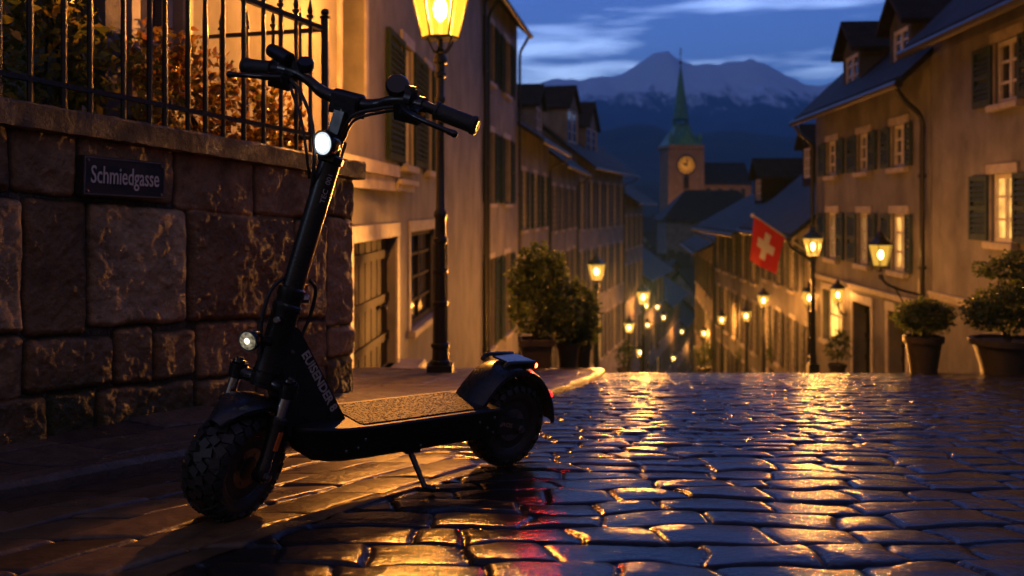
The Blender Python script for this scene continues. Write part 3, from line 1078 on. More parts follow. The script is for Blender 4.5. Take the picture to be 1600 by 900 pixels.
# ---- right side
fb = 6.03
gx_ = lambda y: fb + .06 * y
A, B = (gx_(8.2), 8.2), (gx_(15.98), 15.98)
U, Zp, L = front(A, B)
ops = [dict(u0=U(1594), u1=U(1555), z0=Zp(163, 1560), z1=Zp(66, 1560), sh=(.62, .62)),
       dict(u0=U(1586), u1=U(1549), z0=Zp(378, 1555), z1=Zp(272, 1555), lit=1, sh=(.62, .62)),
       dict(u0=1.6, u1=2.5, z0=Zp(163, 1560), z1=Zp(66, 1560), sh=(.6, .6)), dict(u0=1.5, u1=2.4, z0=Zp(378, 1555), z1=Zp(272, 1555), sh=(.6, .6))]
house('near_right_house', 'cream house at the right edge with one lit window behind grey blue shutters', A, B, False, gz(16) - 1, EYE + 2.95, 7.5, 3.6, 'stucco_ochre', 'roof_slate', 'shutter_blue', ops,
      detail=True, bands=[(EYE - 1.5, .12, .05, 0, L)], oh=.42, roof_ext=.1)
A, B = (gx_(16.02), 16.02), (gx_(23.5), 23.5)
U, Zp, L = front(A, B)
ops = []
for (xa, xb, xc, xd) in ((1427, 1417, 1394, 1379), (1371, 1359, 1341, 1326), (1320, 1309, 1293, 1281)):
    xm = (xb + xc) / 2
    for (ya, yb, lit) in ((196, 262, 0), (334, 423, 2)):
        xr = 1400
        ops.append(dict(u0=U(xb), u1=U(xc), z0=Zp(yb, xr), z1=Zp(ya, xr), lit=0 if lit == 0 else (2 if xb < 1400 else 1), sh=(U(xb) - U(xa) - .05, U(xd) - U(xc) - .05)))
ops += [dict(u0=U(1316), u1=U(1286), z0=Zp(535, 1300), z1=Zp(455, 1300), lit=3, bars=1, rec=.2),
        dict(u0=U(1362), u1=U(1334), z0=Zp(590, 1346), z1=Zp(474, 1346), kind='door', rec=.3),
        dict(u0=U(1417), u1=U(1389), z0=Zp(590, 1400), z1=Zp(488, 1400), kind='door', rec=.3)]
house('dormer_front_house', 'cream three storey house with two dormers, blue shutters and a lit doorway on the right', A, B, False, gz(23.5) - 1, EYE + 2.52, 7.5, 3.5, 'stucco_cream', 'roof_slate', 'shutter_blue', ops,
      detail=True, bands=[(Zp(478, 1444) - .04, .11, .05, 0, L)], pipes=(.12, L - .06), oh=.5,
      dorm=[dict(u0=U(1342), u1=U(1316), w=.02, z0=EYE + 2.62, z1=EYE + 3.38, mat='shutter_grey'), dict(u0=U(1421), u1=U(1389), w=.02, z0=EYE + 2.62, z1=EYE + 3.38, mat='shutter_grey')], roof_ext=.10)
A, B = (7.62, 23.9), (8.32, 32.)
U, Zp, L = front(A, B)
ops = auto_ops(L, 4, [(EYE - 2.3, EYE - .85), (EYE - 4.7, EYE - 3.1), (EYE - 6.9, EYE - 5.3)], .3, {(2, 0): 1, (2, 2): 3, (1, 3): 2}, .2)
house('flag_house', 'shaded house with a steep dark roof and brick chimney behind the red flag', A, B, False, gz(32) - 1, EYE - .2, 8, 3.4, 'stucco_grey', 'roof_slate', 'shutter_grey', ops,
      chim=((L * .55, 3., .75, .85),), dorm=[dict(u0=1.2, u1=2.4, w=.8, z0=EYE + .9, z1=EYE + 1.9), dict(u0=4.4, u1=5.6, w=.8, z0=EYE + .9, z1=EYE + 1.9)], pipes=(.3,), oh=.7)
A, B = (8.34, 32.2), (8.9, 42.)
U, Zp, L = front(A, B)
ops = auto_ops(L, 5, [(EYE - 2.6, EYE - 1.0), (EYE - 5.0, EYE - 3.3), (EYE - 7.6, EYE - 5.7)], .3, {(2, 1): 1, (2, 3): 3, (1, 4): 2}, .2)
house('eaves_house', 'plain plastered house with a low dark roof, left of the flag', A, B, False, gz(42) - 1, EYE - .45, 8, 2.2, 'stucco_cream', 'roof_slate', 'shutter_grey', ops,
      dorm=[dict(u0=3.8, u1=5.2, w=.8, z0=EYE + .3, z1=EYE + 1.2)], pipes=(L - .2,), oh=.9)
A, B = (9.2, 44.), (10.7, 56.)
U, Zp, L = front(A, B)
ops = auto_ops(L, 5, [(EYE - 4.2, EYE - 2.6), (EYE - 7.0, EYE - 5.2), (EYE - 9.8, EYE - 8.0)], .3, {(2, 1): 3, (1, 0): 1, (2, 4): 1}, .18)
house('low_house', 'low dark roofed house at the far end of the right row above the lit shop', A, B, False, gz(56) - 2, EYE - 1.75, 8, 2.0, 'stucco_rose', 'roof_slate', 'shutter_grey', ops, oh=.8)

# ---- church
CY = 250.
cx_, hw_ = (1072 - 800) / F * CY, 26 / F * CY
cz = EYE + (325 - 232) / F * CY
og = Vector((cx_, CY, gz(CY)))
ch = empty('church', og, 'stone church with a green copper spire and a lit clock, far down in the valley', 'church')
ca = math.radians(9)
cxx, cyy = Vector((math.cos(ca), math.sin(ca), 0)), Vector((-math.sin(ca), math.cos(ca), 0))
O = Vector((cx_, CY, 0))
b = MB()
b.obox(O, cxx, cyy, ZV, -hw_, hw_, 0, 2 * hw_, gz(CY), cz)
for s_ in (-1, 1):
    b.obox(O, cxx, cyy, ZV, s_ * hw_ - .55, s_ * hw_ + .55, -.25, .9, gz(CY), cz - .4)
b.obox(O, cxx, cyy, ZV, -hw_ - .5, hw_ + .5, -.5, 2 * hw_ + .5, cz + .001, cz + .9)
b.obox(O, cxx, cyy, ZV, -hw_ - .1, hw_ + .1, -.28, .1, cz - 14.6, cz - 14.1)
b.build('tower', M['church_stone'], ch, og)
b = MB()
ctr = O + cyy * hw_
def pyr(z0, r0, z1, r1, n=4):
    ph = math.pi / 4 + ca if n == 4 else math.pi / 8
    k = math.sqrt(2) if n == 4 else 1.05
    vs = []
    for z, r in ((z0, r0), (z1, r1)):
        vs += [ctr + Vector((math.cos(ph + 2 * math.pi * q / n) * r * k, math.sin(ph + 2 * math.pi * q / n) * r * k, z)) for q in range(n)]
    b.add(vs, [tuple(range(n)), tuple(range(n, 2 * n))] + [(q, (q + 1) % n, n + (q + 1) % n, n + q) for q in range(n)])
zz = lambda py: EYE + (325 - py) / F * (CY + 4)
pyr(cz + .9, hw_ + .3, zz(205), hw_ * .52)
pyr(zz(205), hw_ * .52, zz(196), hw_ * .42)
pyr(zz(196), hw_ * .50, zz(194), hw_ * .50, 8)
pyr(zz(186), hw_ * .52, zz(184), hw_ * .46, 8)
pyr(zz(184), hw_ * .46, zz(104), .18, 8)
for q in range(8):
    a = q * math.pi / 4
    p = ctr + Vector((math.cos(a), math.sin(a), 0)) * hw_ * .44
    b.tube([p + ZV * zz(196), p + ZV * zz(185)], .22, 6)
# gable over the clock face
for sx in (0,):
    b.prism([O + cxx * (-hw_ * .62) - cyy * .45 + ZV * (cz + .9), O + cxx * (hw_ * .62) - cyy * .45 + ZV * (cz + .9), O - cyy * .45 + ZV * (cz + 4.6)], Vector((0, 0, 0)), cyy * 3.5)
for sx in (-1, 1):
    p = O + cxx * sx * hw_ * .92 + cyy * .5
    b.lathe(p + ZV * (cz + .9), ZV, [(0, .55), (1.6, .5), (1.8, .75), (3.6, .06)], 8)
b.build('spire', M['copper'], ch, og)
b = MB()
b.lathe(ctr + ZV * zz(106), ZV, [(0, .16), (1.2, .14), (1.3, .45), (1.7, .45), (1.8, .12), (3.6, .1), (3.9, .32), (4.2, .1), (5.6, .05)], 8)
b.obox(ctr + ZV * (zz(106) + 4.9), cxx, cyy, ZV, -.5, .5, -.06, .06, -.07, .07)
b.build('finial', M['iron'], ch, og)
cc = O - cyy * .02 + ZV * (EYE + (325 - 258) / F * CY)
b = MB()
b.lathe(cc + cyy * .02, -cyy, [(0, 2.55), (.22, 2.55), (.22, 2.2), (.1, 2.2)], 32)
ck = b.build('clock', M['iron'], ch, og, smooth=True)
b = MB()
b.lathe(cc - cyy * .10, -cyy, [(0, 2.2), (.05, 2.2)], 32)
b.build('clock_face', emis('clock_glow', (1., .34, .03), .24, .3, .5), ck, og)
b = MB()
for q in range(12):
    a = q * math.pi / 6
    r0 = Vector((0, 0, 0)) + cxx * math.sin(a) + ZV * math.cos(a)
    tt = cxx * math.cos(a) - ZV * math.sin(a)
    b.obox(cc - cyy * .16, tt, -cyy, r0, -.2, .2, 0, .05, 1.4, 2.05)
for (ang, ln, wd_) in ((math.radians(-62), 1.1, .26), (math.radians(8), 1.7, .2)):
    r0 = cxx * math.sin(ang) + ZV * math.cos(ang)
    tt = cxx * math.cos(ang) - ZV * math.sin(ang)
    b.obox(cc - cyy * .22, tt, -cyy, r0, -wd_, wd_, 0, .05, -.3, ln)
b.build('clock_hand', M['iron'], ck, og)
b = MB()
for z in (cz - 10.5,):
    b.obox(O, cxx, cyy, ZV, -.7, .7, -.30, -.02, z, z + 2.6)
    b.lathe(O + ZV * (z + 2.6) - cyy * .30, cyy, [(0, .7), (.28, .7)], 14)
b.build('louvre', M['wood_dark'], ch, og)
nz = EYE + (325 - 287) / F * CY
b = MB()
b.obox(O, cxx, cyy, ZV, hw_ + .01, hw_ + 14, 1.0, 11, gz(CY), nz)
nv = b.build('nave', M['church_stone'], ch, og)
b = MB()
for q in range(4):
    b.obox(O, cxx, cyy, ZV, hw_ + 1.5 + q * 3.2, hw_ + 2.7 + q * 3.2, .96, 1.2, nz - 5, nz - 1.2)
b.build('nave_window', M['glass_dark'], nv, og)
b = MB()
rz = EYE + (325 - 252) / F * CY
b.prism([O + cxx * (hw_ + .02) + cyy * .4 + ZV * (nz - .2), O + cxx * (hw_ + .02) + cyy * 6 + ZV * rz, O + cxx * (hw_ + .02) + cyy * 11.6 + ZV * (nz - .2)], Vector((0, 0, 0)), cxx * 14.2)
b.build('nave_roof', M['roof_slate'], ch, og)
fl = bpy.data.lights.new('church_floodlight', 'SPOT')
fl.energy, fl.color, fl.spot_size, fl.shadow_soft_size = 12000, (1., .42, .13), math.radians(75), .4
fo = bpy.data.objects.new('church_floodlight', fl)
col.objects.link(fo)
fo.location = Vector((-1., -16, 12)); fo.parent = ch
fo.rotation_euler = (Vector((2.5, 16, 26)) - Vector((0, 0, 10))).to_track_quat('-Z', 'Y').to_euler()

# ---- roofs of the lower town
protos = []
def valley_house(w, d, hgt, rise, wall, roof, nm='valley_house'):
    root = empty(nm, (0, 0, 0), 'small dark roofed house among many crowded in the valley below the church', 'house', 'houses crowded in the valley')
    b = MB()
    b.box(-w / 2, w / 2, -d / 2, d / 2, 0, hgt)
    b.add([(-w / 2, -d / 2, hgt), (-w / 2, d / 2, hgt), (-w / 2, 0, hgt + rise), (w / 2, -d / 2, hgt), (w / 2, d / 2, hgt), (w / 2, 0, hgt + rise)], [(0, 1, 2), (3, 5, 4)])
    b.build('wall', M[wall], root)
    b = MB()
    k = rise / (d / 2)
    b.prism([(-w / 2 - .5, -d / 2 - .8, hgt - .8 * k + .1), (-w / 2 - .5, 0, hgt + rise + .1), (-w / 2 - .5, d / 2 + .8, hgt - .8 * k + .1), (-w / 2 - .5, 0, hgt + rise + .5), ],
            Vector((0, 0, 0)), Vector((w + 1, 0, 0)))
    b.v = b.v
    rf = b.build('roof', M[roof], root)
    b = MB()
    b.box(w * .2, w * .2 + 1.1, -.5, .5, hgt + rise - 1, hgt + rise + 1.8)
    b.build('chimney', M['bark'], rf)
    b = MB()
    n = int(w / 2.6)
    for q in range(n):
        for zq in (hgt - 2.6, hgt - 5.6):
            x = -w / 2 + (q + .5) * w / n
            b.box(x - .5, x + .5, -d / 2 - .04, -d / 2 + .05, zq, zq + 1.6)
    b.build('window', M['glass_dim' if wall == 'stucco_rose' else 'glass_dark'], root)
    return root
protos = [valley_house(12, 9, 10, 4.5, 'stucco_grey', 'roof_slate'), valley_house(9, 8, 11, 5, 'stucco_rose', 'roof_brown'), valley_house(15, 10, 9, 5, 'stucco_pale', 'roof_slate')]
used = [0, 0, 0]
vr = random.Random(5)
for i in range(46):
    Y = 135 + (i / 45.) ** 1.3 * 420
    px = vr.uniform(955, 1135) if Y > 190 else vr.uniform(1045, 1150)
    py = 418 - (Y - 135) / 420 * 88 + vr.uniform(-10, 10)
    if Y > 190 and Y < 300 and 1035 < px < 1110: py = max(py, 372)
    k = vr.randrange(3)
    o = protos[k] if not used[k] else copy_tree(protos[k])
    used[k] = 1
    hg = (14.5, 16, 14)[k]
    p = P(px, py, Y)
    o.location = (p.x, Y, p.z - hg)
    o.rotation_euler.z = vr.uniform(-.9, .9) + (math.pi / 2 if vr.random() < .35 else 0)
# the broad dark roof just in front of the church
og = P(1105, 342, 205); og.z -= 9
hr = empty('hall', og, 'broad building under a wide dark hipped roof in front of the church', 'building')
b = MB(); b.obox(og, (1, 0, 0), (0, 1, 0), ZV, -9.5, 9.5, -5, 8, -8, 9); b.build('wall', M['stucco_grey'], hr, og)
b = MB()
z1, z0 = 9 + 6.2, 8.8
b.add([og + Vector(p) for p in ((-10.5, -6, z0), (10.5, -6, z0), (10.5, 9, z0), (-10.5, 9, z0), (-4.5, 1.5, z1), (7, 1.5, z1))], [(0, 1, 5, 4), (1, 2, 5), (2, 3, 4, 5), (3, 0, 4), (0, 3, 2, 1)])
b.build('roof', M['roof_slate'], hr, og)
# ------------------------------------------------------------------ garden wall
wa, wb_ = Vector((-1.867, 3.5, 0)), Vector((-.901, 5.3, 0))
wt = (wb_ - wa); wl = wt.length; wt = wt / wl
win = Vector((-wt.y, wt.x, 0))            # into the garden
wout = -win
top_z = lambda s: EYE + .397 + (.258 - .397) * s / wl
og = Vector((wb_.x, wb_.y, gz(5.3)))
gw = empty('garden_wall', og, 'old wall of large dark stone blocks with a projecting coping behind the scooter', 'wall')

def wall_stone_mat():
    m, nt, b = newmat('wall_stone')
    st = N(nt, 'ShaderNodeAttribute', attribute_name='stone')
    jn = N(nt, 'ShaderNodeAttribute', attribute_name='edge')
    cr = ramp(nt, st.outputs['Fac'], [(0, (.13, .075, .030)), (.5, (.24, .135, .055)), (1, (.42, .27, .14))])
    n1 = noise(nt, 5, 7, .72)
    rr = ramp(nt, n1.outputs['Fac'], [(.28, .25), (.72, 1.7)])
    mu = nt.nodes.new('ShaderNodeMixRGB'); mu.blend_type = 'MULTIPLY'; mu.inputs['Fac'].default_value = 1
    nt.links.new(cr.outputs['Color'], mu.inputs[1]); nt.links.new(rr.outputs['Color'], mu.inputs[2])
    je = ramp(nt, jn.outputs['Fac'], [(.05, 0.), (.4, 1.)])
    mx = nt.nodes.new('ShaderNodeMixRGB')
    nt.links.new(je.outputs['Color'], mx.inputs['Fac'])
    n5 = noise(nt, 12, 4, .6)
    jc = ramp(nt, n5.outputs['Fac'], [(.4, (.012, .011, .007)), (.65, (.06, .055, .02))])
    nt.links.new(jc.outputs['Color'], mx.inputs[1])
    nt.links.new(mu.outputs[0], mx.inputs[2])
    # moss near the foot
    ms = N(nt, 'ShaderNodeAttribute', attribute_name='moss')
    m2 = nt.nodes.new('ShaderNodeMixRGB')
    nt.links.new(ms.outputs['Fac'], m2.inputs['Fac'])
    nt.links.new(mx.outputs[0], m2.inputs[1])
    m2.inputs[2].default_value = (.035, .042, .010, 1)
    nt.links.new(m2.outputs[0], b.inputs['Base Color'])
    n2 = noise(nt, 9, 5, .7)
    ro = ramp(nt, n2.outputs['Fac'], [(.35, .32), (.65, .75)])
    nt.links.new(ro.outputs['Color'], b.inputs['Roughness'])
    n3 = noise(nt, 48, 7, .7); n4 = noise(nt, 15, 6, .65)
    b1 = bump(nt, b, n4.outputs['Fac'], .55, .05)
    bump(nt, b, n3.outputs['Fac'], .6, .02, b1)
    return m
M['wall_stone'] = wall_stone_mat()

S = np.linspace(-1.5, wl, 560)[None, :]
V = np.linspace(0, 1, 330)[:, None]
SS, VV = S + 0 * V, V + 0 * S
yy = wa.y + wt.y * SS
zb_w = gz_np(yy) + .02
zt_w = EYE + .397 + (.258 - .397) * SS / wl - .10
# block layout: courses as fractions of the height, joints as photo columns measured along the wall
courses = [0, .19, .385, .80, 1.0]
def scol(px):
    k = (px - 800) / F
    return (k * wa.y - wa.x) / (wt.x - k * wt.y)
joints = [[-160, -40, 70, 145, 300, 395, 455, 506, 560], [-200, -60, 32, 172, 234, 302, 400, 462, 509, 560],
          [-220, -70, 30, 132, 288, 456, 506, 560], [-190, -90, 10, 118, 268, 392, 500, 560]]
wp = .012 * fbm(SS * 5, VV * 6, 31) + .006 * fbm(SS * 16, VV * 18, 33)
wq = .012 * fbm(SS * 4, VV * 7, 35) + .007 * fbm(SS * 15, VV * 17, 37)
sx, vx = SS + wp, VV + wq
Hh, idm, ed_ = np.zeros_like(SS), np.zeros_like(SS), np.zeros_like(SS)
hgt_w = float((zt_w - zb_w).mean())
for ci in range(4):
    js = [scol(p) for p in joints[ci]]; js[-1] = wl + .2; js[0] = -1.8
    for k in range(len(js) - 1):
        r = random.Random(ci * 50 + k)
        q0, q1 = courses[ci] + r.uniform(-.012, .012), courses[ci + 1] + r.uniform(-.012, .012)
        if k == len(js) - 2:                                   # quoins at the corner break the courses
            q0, q1 = courses[ci] + (.03 if ci % 2 else -.03) * (ci > 0), courses[ci + 1] + (.03 if (ci + 1) % 2 else -.03) * (ci < 3)
        if ci == 0: q0 = -.1
        if ci == 3: q1 = 1.1
        d = np.minimum(np.minimum(sx - js[k], js[k + 1] - sx), np.minimum(vx - q0, q1 - vx) * hgt_w)
        ca_, cb_ = np.clip(1 - np.minimum(sx - js[k], js[k + 1] - sx) / .030, 0, 2), np.clip(1 - np.minimum(vx - q0, q1 - vx) * hgt_w / .030, 0, 2)
        e_ = np.clip(1 - np.sqrt(ca_ ** 2 + cb_ ** 2), 0, 1)
        ins = d > -.002
        pr = (1 - (1 - e_) ** 2.2) * .030 + e_ * (r.random() - .4) * .018
        Hh = np.where(ins & (e_ >= ed_), pr, Hh)
        idv = r.random() * .75 if not (ci == 2 and k == 3) else 1.
        if ci == 2 and k == 1: idv = .9
        if ci == 2 and k in (2, 4): idv = .25
        idm = np.where(ins & (e_ > 0), idv, idm)
        ed_ = np.maximum(ed_, np.where(ins, e_, 0))
Hh = Hh + ed_ * ((.022 * fbm(SS * 6, VV * 6, 41, 5)) + .009 * fbm(SS * 28, VV * 26, 43, 3) + .005 * fbm(SS * 60, VV * 55, 45, 2))
moss = sstep(.22, .02, VV + .25 * fbm(SS * 4, VV * 5, 47)) * .85
zc = zb_w + (zt_w - zb_w) * VV
XYZ = np.stack([wa.x + wt.x * SS + wout.x * Hh, wa.y + wt.y * SS + wout.y * Hh, zc], -1) - np.array(og)
so = grid_obj('stone_face', XYZ, M['wall_stone'], {'stone': idm, 'edge': ed_, 'moss': moss})
so.parent = gw
b = MB()
rawz = lambda s: top_z(s) - .10
b.add([wa + wt * s + win * w_ + ZV * z for s in (-1.5, wl) for (w_, z) in ((.0, gz(wa.y + wt.y * s) - .3), (.42, gz(wa.y + wt.y * s) - .3), (.42, rawz(s)), (.0, rawz(s)))],
      [(0, 1, 2, 3), (4, 7, 6, 5), (0, 4, 5, 1), (1, 5, 6, 2), (2, 6, 7, 3), (3, 7, 4, 0)])
b.build('wall_core', M['trim_stone'], gw, og)
# quoin end: rough blocks on the returning face
S2 = np.linspace(0, .42, 60)[None, :]; V2 = np.linspace(0, 1, 140)[:, None]
SS2, VV2 = S2 + 0 * V2, V2 + 0 * S2
h2_, i2_, e2_ = stones(SS2 + 3, VV2 * 1.35, .30, .33, 71., joint=.03, dome=.02, jit=.006)
h2_ = h2_ + .01 * fbm(SS2 * 9, VV2 * 12, 5)
zb2 = gz(5.3)
P0 = np.array(wb_)
XYZ = P0[None, None, :] + np.stack([win.x * SS2 + wt.x * (h2_ + .004), win.y * SS2 + wt.y * (h2_ + .004), zb2 - .05 + (rawz(wl) - zb2 + .05) * VV2], -1) - np.array(og)
so = grid_obj('stone_end', XYZ, M['wall_stone'], {'stone': i2_, 'edge': e2_, 'moss': 0 * i2_})
so.parent = gw
# coping slab, rough lower edge
nS = 260
ss = np.linspace(-1.5, wl + .05, nS)
prof = [(-.06, -.10), (-.078, -.095), (-.080, -.012), (-.072, -.002), (-.03, .002), (.40, .0), (.44, -.02), (.44, -.10)]
XYZ = np.zeros((nS, len(prof) + 1, 3))
for i, s in enumerate(ss):
    for j, (w_, z) in enumerate(prof + [prof[0]]):
        jj = j % len(prof)
        dz = .004 * vnoise(np.array(s * 9.), np.array(jj * 2.7), 3) + .005 * vnoise(np.array(s * 31.), np.array(jj * 3.3), 5)
        dw = .006 * vnoise(np.array(s * 8.), np.array(jj * 1.7), 8)
        p = wa + wt * s + win * (w_ + float(dw)) + ZV * (top_z(s) + z + float(dz))
        XYZ[i, j] = p
cop = grid_obj('coping', XYZ - np.array(og), M['wall_stone'], {'stone': np.full(XYZ.shape[:2], .12), 'edge': np.ones(XYZ.shape[:2]), 'moss': .25 * np.ones(XYZ.shape[:2])})
cop.parent = gw
cop.data.set_sharp_from_angle(angle=math.radians(35))
b = MB()
for s in (wl + .05,):
    b.add([wa + wt * s + win * w_ + ZV * (top_z(s) + z) for (w_, z) in prof], [tuple(range(len(prof)))])
b.build('coping_end', M['trim_stone'], gw, og)

# raised garden bed behind the wall
b = MB()
poly = [(wa + wt * -1.5 + win * .40), (wb_ + win * .40 - wt * .02), Vector((fx(6.0) + .02, 5.75, 0)), Vector((fx(4.5), 4.5, 0)), Vector((-4.2, 4.4, 0)), Vector((-4.6, 1.6, 0))]
b.prism(poly, ZV * (gz(5) - .4), ZV * (EYE + .20))
tag(b.build('garden_bed', M['soil']), kind='structure')

# ------------------------------------------------------------------ iron fence on the wall
fo_ = lambda s: wa + wt * s + win * .17
fend = fo_(wl * .985)
fz0, fz1 = (lambda s: top_z(s) + .135 - .018 * s), (lambda s: top_z(s) + .75 - .05 * 0)
og2 = Vector((fend.x, fend.y, top_z(wl)))
fence = empty('iron_fence', og2, 'black wrought iron railing with pointed bars standing on the stone wall', 'fence')
b = MB(); b.obox((0, 0, 0), (1, 0, 0), (0, 1, 0), ZV, 0, 0, 0, 0, 0, 0); b = MB()
def sfence(px):
    k = (px - 800) / F
    p0 = fo_(0)
    return (k * p0.y - p0.x) / (wt.x - k * wt.y)
zt_f = lambda s: EYE + 1.06 + (1.00 - 1.06) * (s - 1.35) / .7
zb_f = lambda s: EYE + .525 + (.395 - .525) * s / wl
for nm, zf, rr in (('bottom_rail', zb_f, .013), ('top_rail', zt_f, .016)):
    b = MB()
    for k in range(8):
        s0, s1 = -1.4 + (wl * .985 + 1.4) * k / 8, -1.4 + (wl * .985 + 1.4) * (k + 1) / 8
        a, c = fo_(s0) + ZV * zf(s0), fo_(s1) + ZV * zf(s1)
        b.obox(a, (c - a), win, ZV, 0, 1.0005, -rr, rr, -rr * .8, rr * .8)
    b.build('rail', M['iron'], fence, og2)
bars = [-150, -95, -48, -2, 47, 100, 141, 193, 234, 258, 294, 321, 349, 381, 412, 439, 463, 485]
def bar(p, z0, z1, r, nm='bar', tip=True):
    b = MB()
    j = random.Random(int(p.x * 1e4))
    pr = [(0, r * 1.15), (.02, r)]
    n = 7
    for q in range(1, n): pr.append(((z1 - z0) * q / n, r * j.uniform(.86, 1.14)))
    if tip:
        pr += [(z1 - z0, r), (z1 - z0 + .004, r * 1.7), (z1 - z0 + .018, r * 1.7), (z1 - z0 + .022, r * .9), (z1 - z0 + .045, r * 1.4), (z1 - z0 + .11, .001)]
    else:
        pr += [(z1 - z0, r)]
    b.lathe(p + ZV * z0, ZV, pr, 6, phase=.4)
    o = b.build(nm, M['iron'], fence, og2)
    return o
for i, px in enumerate(bars):
    s = sfence(px)
    if s < -1.4: s = -1.4 + .1 * i
    # tips only on the bars that end above the top rail within the frame
    bar(fo_(s), top_z(s) - .01, zt_f(s) + (.03 if px > 370 else .05), .0125)
pb = fo_(sfence(508))
bar(pb, top_z(wl), zt_f(wl) + .06, .024, 'post', False)
b = MB(); b.lathe(pb + ZV * (zt_f(wl) + .06), ZV, [(0, .03), (.012, .032), (.02, .018), (.035, .026), (.05, .02), (.058, .004)], 10)
b.build('finial', M['iron'], fence, og2, smooth=True)
# short return towards the house
rb = Vector((fx(5.9) + .05, 5.62, 0)); ra = pb.copy(); ra.z = 0
for z in (zb_f(wl), zt_f(wl)):
    b = MB(); d = rb - ra
    b.obox(ra + ZV * z, d, Vector((-d.y, d.x, 0)).normalized(), ZV, 0, 1, -.012, .012, -.011, .011); b.build('rail', M['iron'], fence, og2)
for k in (.2, .42, .64, .86):
    bar(ra.lerp(rb, k), top_z(wl) - .02, zt_f(wl) + .03, .0115)

# ------------------------------------------------------------------ garden shrubs behind the fence
def shrub(name, label, c, blobs, n, size, mat, seed, stems=6, group=None):
    og = Vector(c)
    root = empty(name, og, label, 'shrub', group)
    leaves('foliage', blobs, n, size, M[mat], root, og, seed)
    b = MB()
    r = random.Random(seed)
    for k in range(stems):
        q = Vector(r.choice(blobs)[:3])
        p = og + Vector((r.uniform(-.08, .08), r.uniform(-.08, .08), 0))
        b.tube(bez([p, p.lerp(q, .5) + Vector((r.uniform(-.06, .06), r.uniform(-.06, .06), .05)), q], 5), [.011 - .0006 * i for i in range(11)], 5)
    b.build('stem', M['bark'], root, og)
    return root
def gp(s, w_, z): 
    p = wa + wt * s + win * w_; return (p.x, p.y, EYE + z)
shrub('garden_shrub', 'dense green leafy hedge shrub behind the railing at the left edge', gp(-.35, .75, .2),
      [(*gp(-.9, .7, .75), .5, .38, .5), (*gp(-.35, .7, .72), .5, .35, .52), (*gp(.15, .72, .72), .45, .32, .5), (*gp(-.3, .75, 1.35), .6, .35, .45), (*gp(.35, .8, 1.25), .4, .3, .38)], 6500, .06, 'leaf_hedge', 3, 9)
shrub('garden_shrub', 'loose green and yellow shrub behind the railing above the street name plate', gp(.75, .66, .2),
      [(*gp(.6, .62, .6), .34, .28, .36), (*gp(1.0, .6, .55), .32, .26, .32), (*gp(.7, .7, 1.0), .26, .22, .26)], 2600, .052, 'leaf_hedge', 5)
shrub('garden_shrub', 'reddish autumn leaved shrub behind the railing beside the handlebar', gp(1.5, .55, .2),
      [(*gp(1.35, .55, .55), .30, .24, .34), (*gp(1.7, .5, .5), .26, .20, .30), (*gp(1.95, .44, .42), .18, .16, .22), (*gp(1.25, .60, .74), .2, .18, .2)], 3300, .046, 'leaf_autumn', 8)

# ------------------------------------------------------------------ street name plate
sp_ = lambda px, py, out=.075: None
def onwall(px, py, w_):
    """point on the plane w_ in front of the wall, under photo pixel"""
    o = wa + wout * w_
    k = (px - 800) / F
    s = (k * o.y - o.x) / (wt.x - k * wt.y)
    p = o + wt * s
    p.z = EYE - (py - 325) / F * p.y
    return p, s
c0, s0 = onwall(130, 247, .07); c1, s1 = onwall(258, 283, .07)
pw = s1 - s0
pc = (c0 + c1) / 2; pc.z = (onwall(194, 278, .07)[0]).z
phh = 60 / F * pc.y
ax = (wt + ZV * -.035).normalized(); az = ax.cross(wout).normalized(); az = az if az.z > 0 else -az
sign = empty('street_sign', pc, 'dark street name plate reading Schmiedgasse screwed to the stone wall', 'sign')
M['sign_face'] = simple('sign_face', (.030, .026, .026), .38, .2, var=.25, sc_=20, bmp=.08)
M['sign_edge'] = simple('sign_edge', (.16, .13, .11), .4, .5, var=.3, sc_=30)
M['sign_letter'] = simple('sign_letter', (.62, .56, .50), .5, var=.1, sc_=30)
b = MB(); b.obox(pc, ax, az, wout, -pw / 2, pw / 2, -phh / 2, phh / 2, -.05, .0); b.build('plate', M['sign_face'], sign, pc, bevel=.004)
b = MB()
e = .006
for (x0, x1, y0, y1) in ((-pw / 2 + .003, pw / 2 - .003, phh / 2 - e - .003, phh / 2 - .003), (-pw / 2 + .003, pw / 2 - .003, -phh / 2 + .003, -phh / 2 + e + .003),
                         (-pw / 2 + .003, -pw / 2 + e + .003, -phh / 2 + e + .004, phh / 2 - e - .004), (pw / 2 - e - .003, pw / 2 - .003, -phh / 2 + e + .004, phh / 2 - e - .004)):
    b.obox(pc, ax, az, wout, x0, x1, y0, y1, -.02, .003)
b.build('rim', M['sign_edge'], sign, pc)
vs, fs = text_mesh('Schmiedgasse', .1, .7, .0012, .0006)
tw = max(v[0] for v in vs) - min(v[0] for v in vs); tc_ = (max(v[0] for v in vs) + min(v[0] for v in vs)) / 2
k = pw * .83 / tw
hk = k * 1.12
b = MB(); b.add([pc + ax * (v[0] - tc_) * k + az * (v[1] * hk + .002) + wout * (.0022 + v[2]) for v in vs], fs)
b.build('lettering', M['sign_letter'], sign, pc)
for (x, y) in ((-1, -1), (-1, 1), (1, -1), (1, 1)):
    b = MB(); b.lathe(pc + ax * x * (pw / 2 - .02) + az * y * (phh / 2 - .018), wout, [(-.002, .006), (.004, .006), (.0055, .004)], 10)
    b.build('screw', M['sign_edge'], sign, pc, smooth=True)

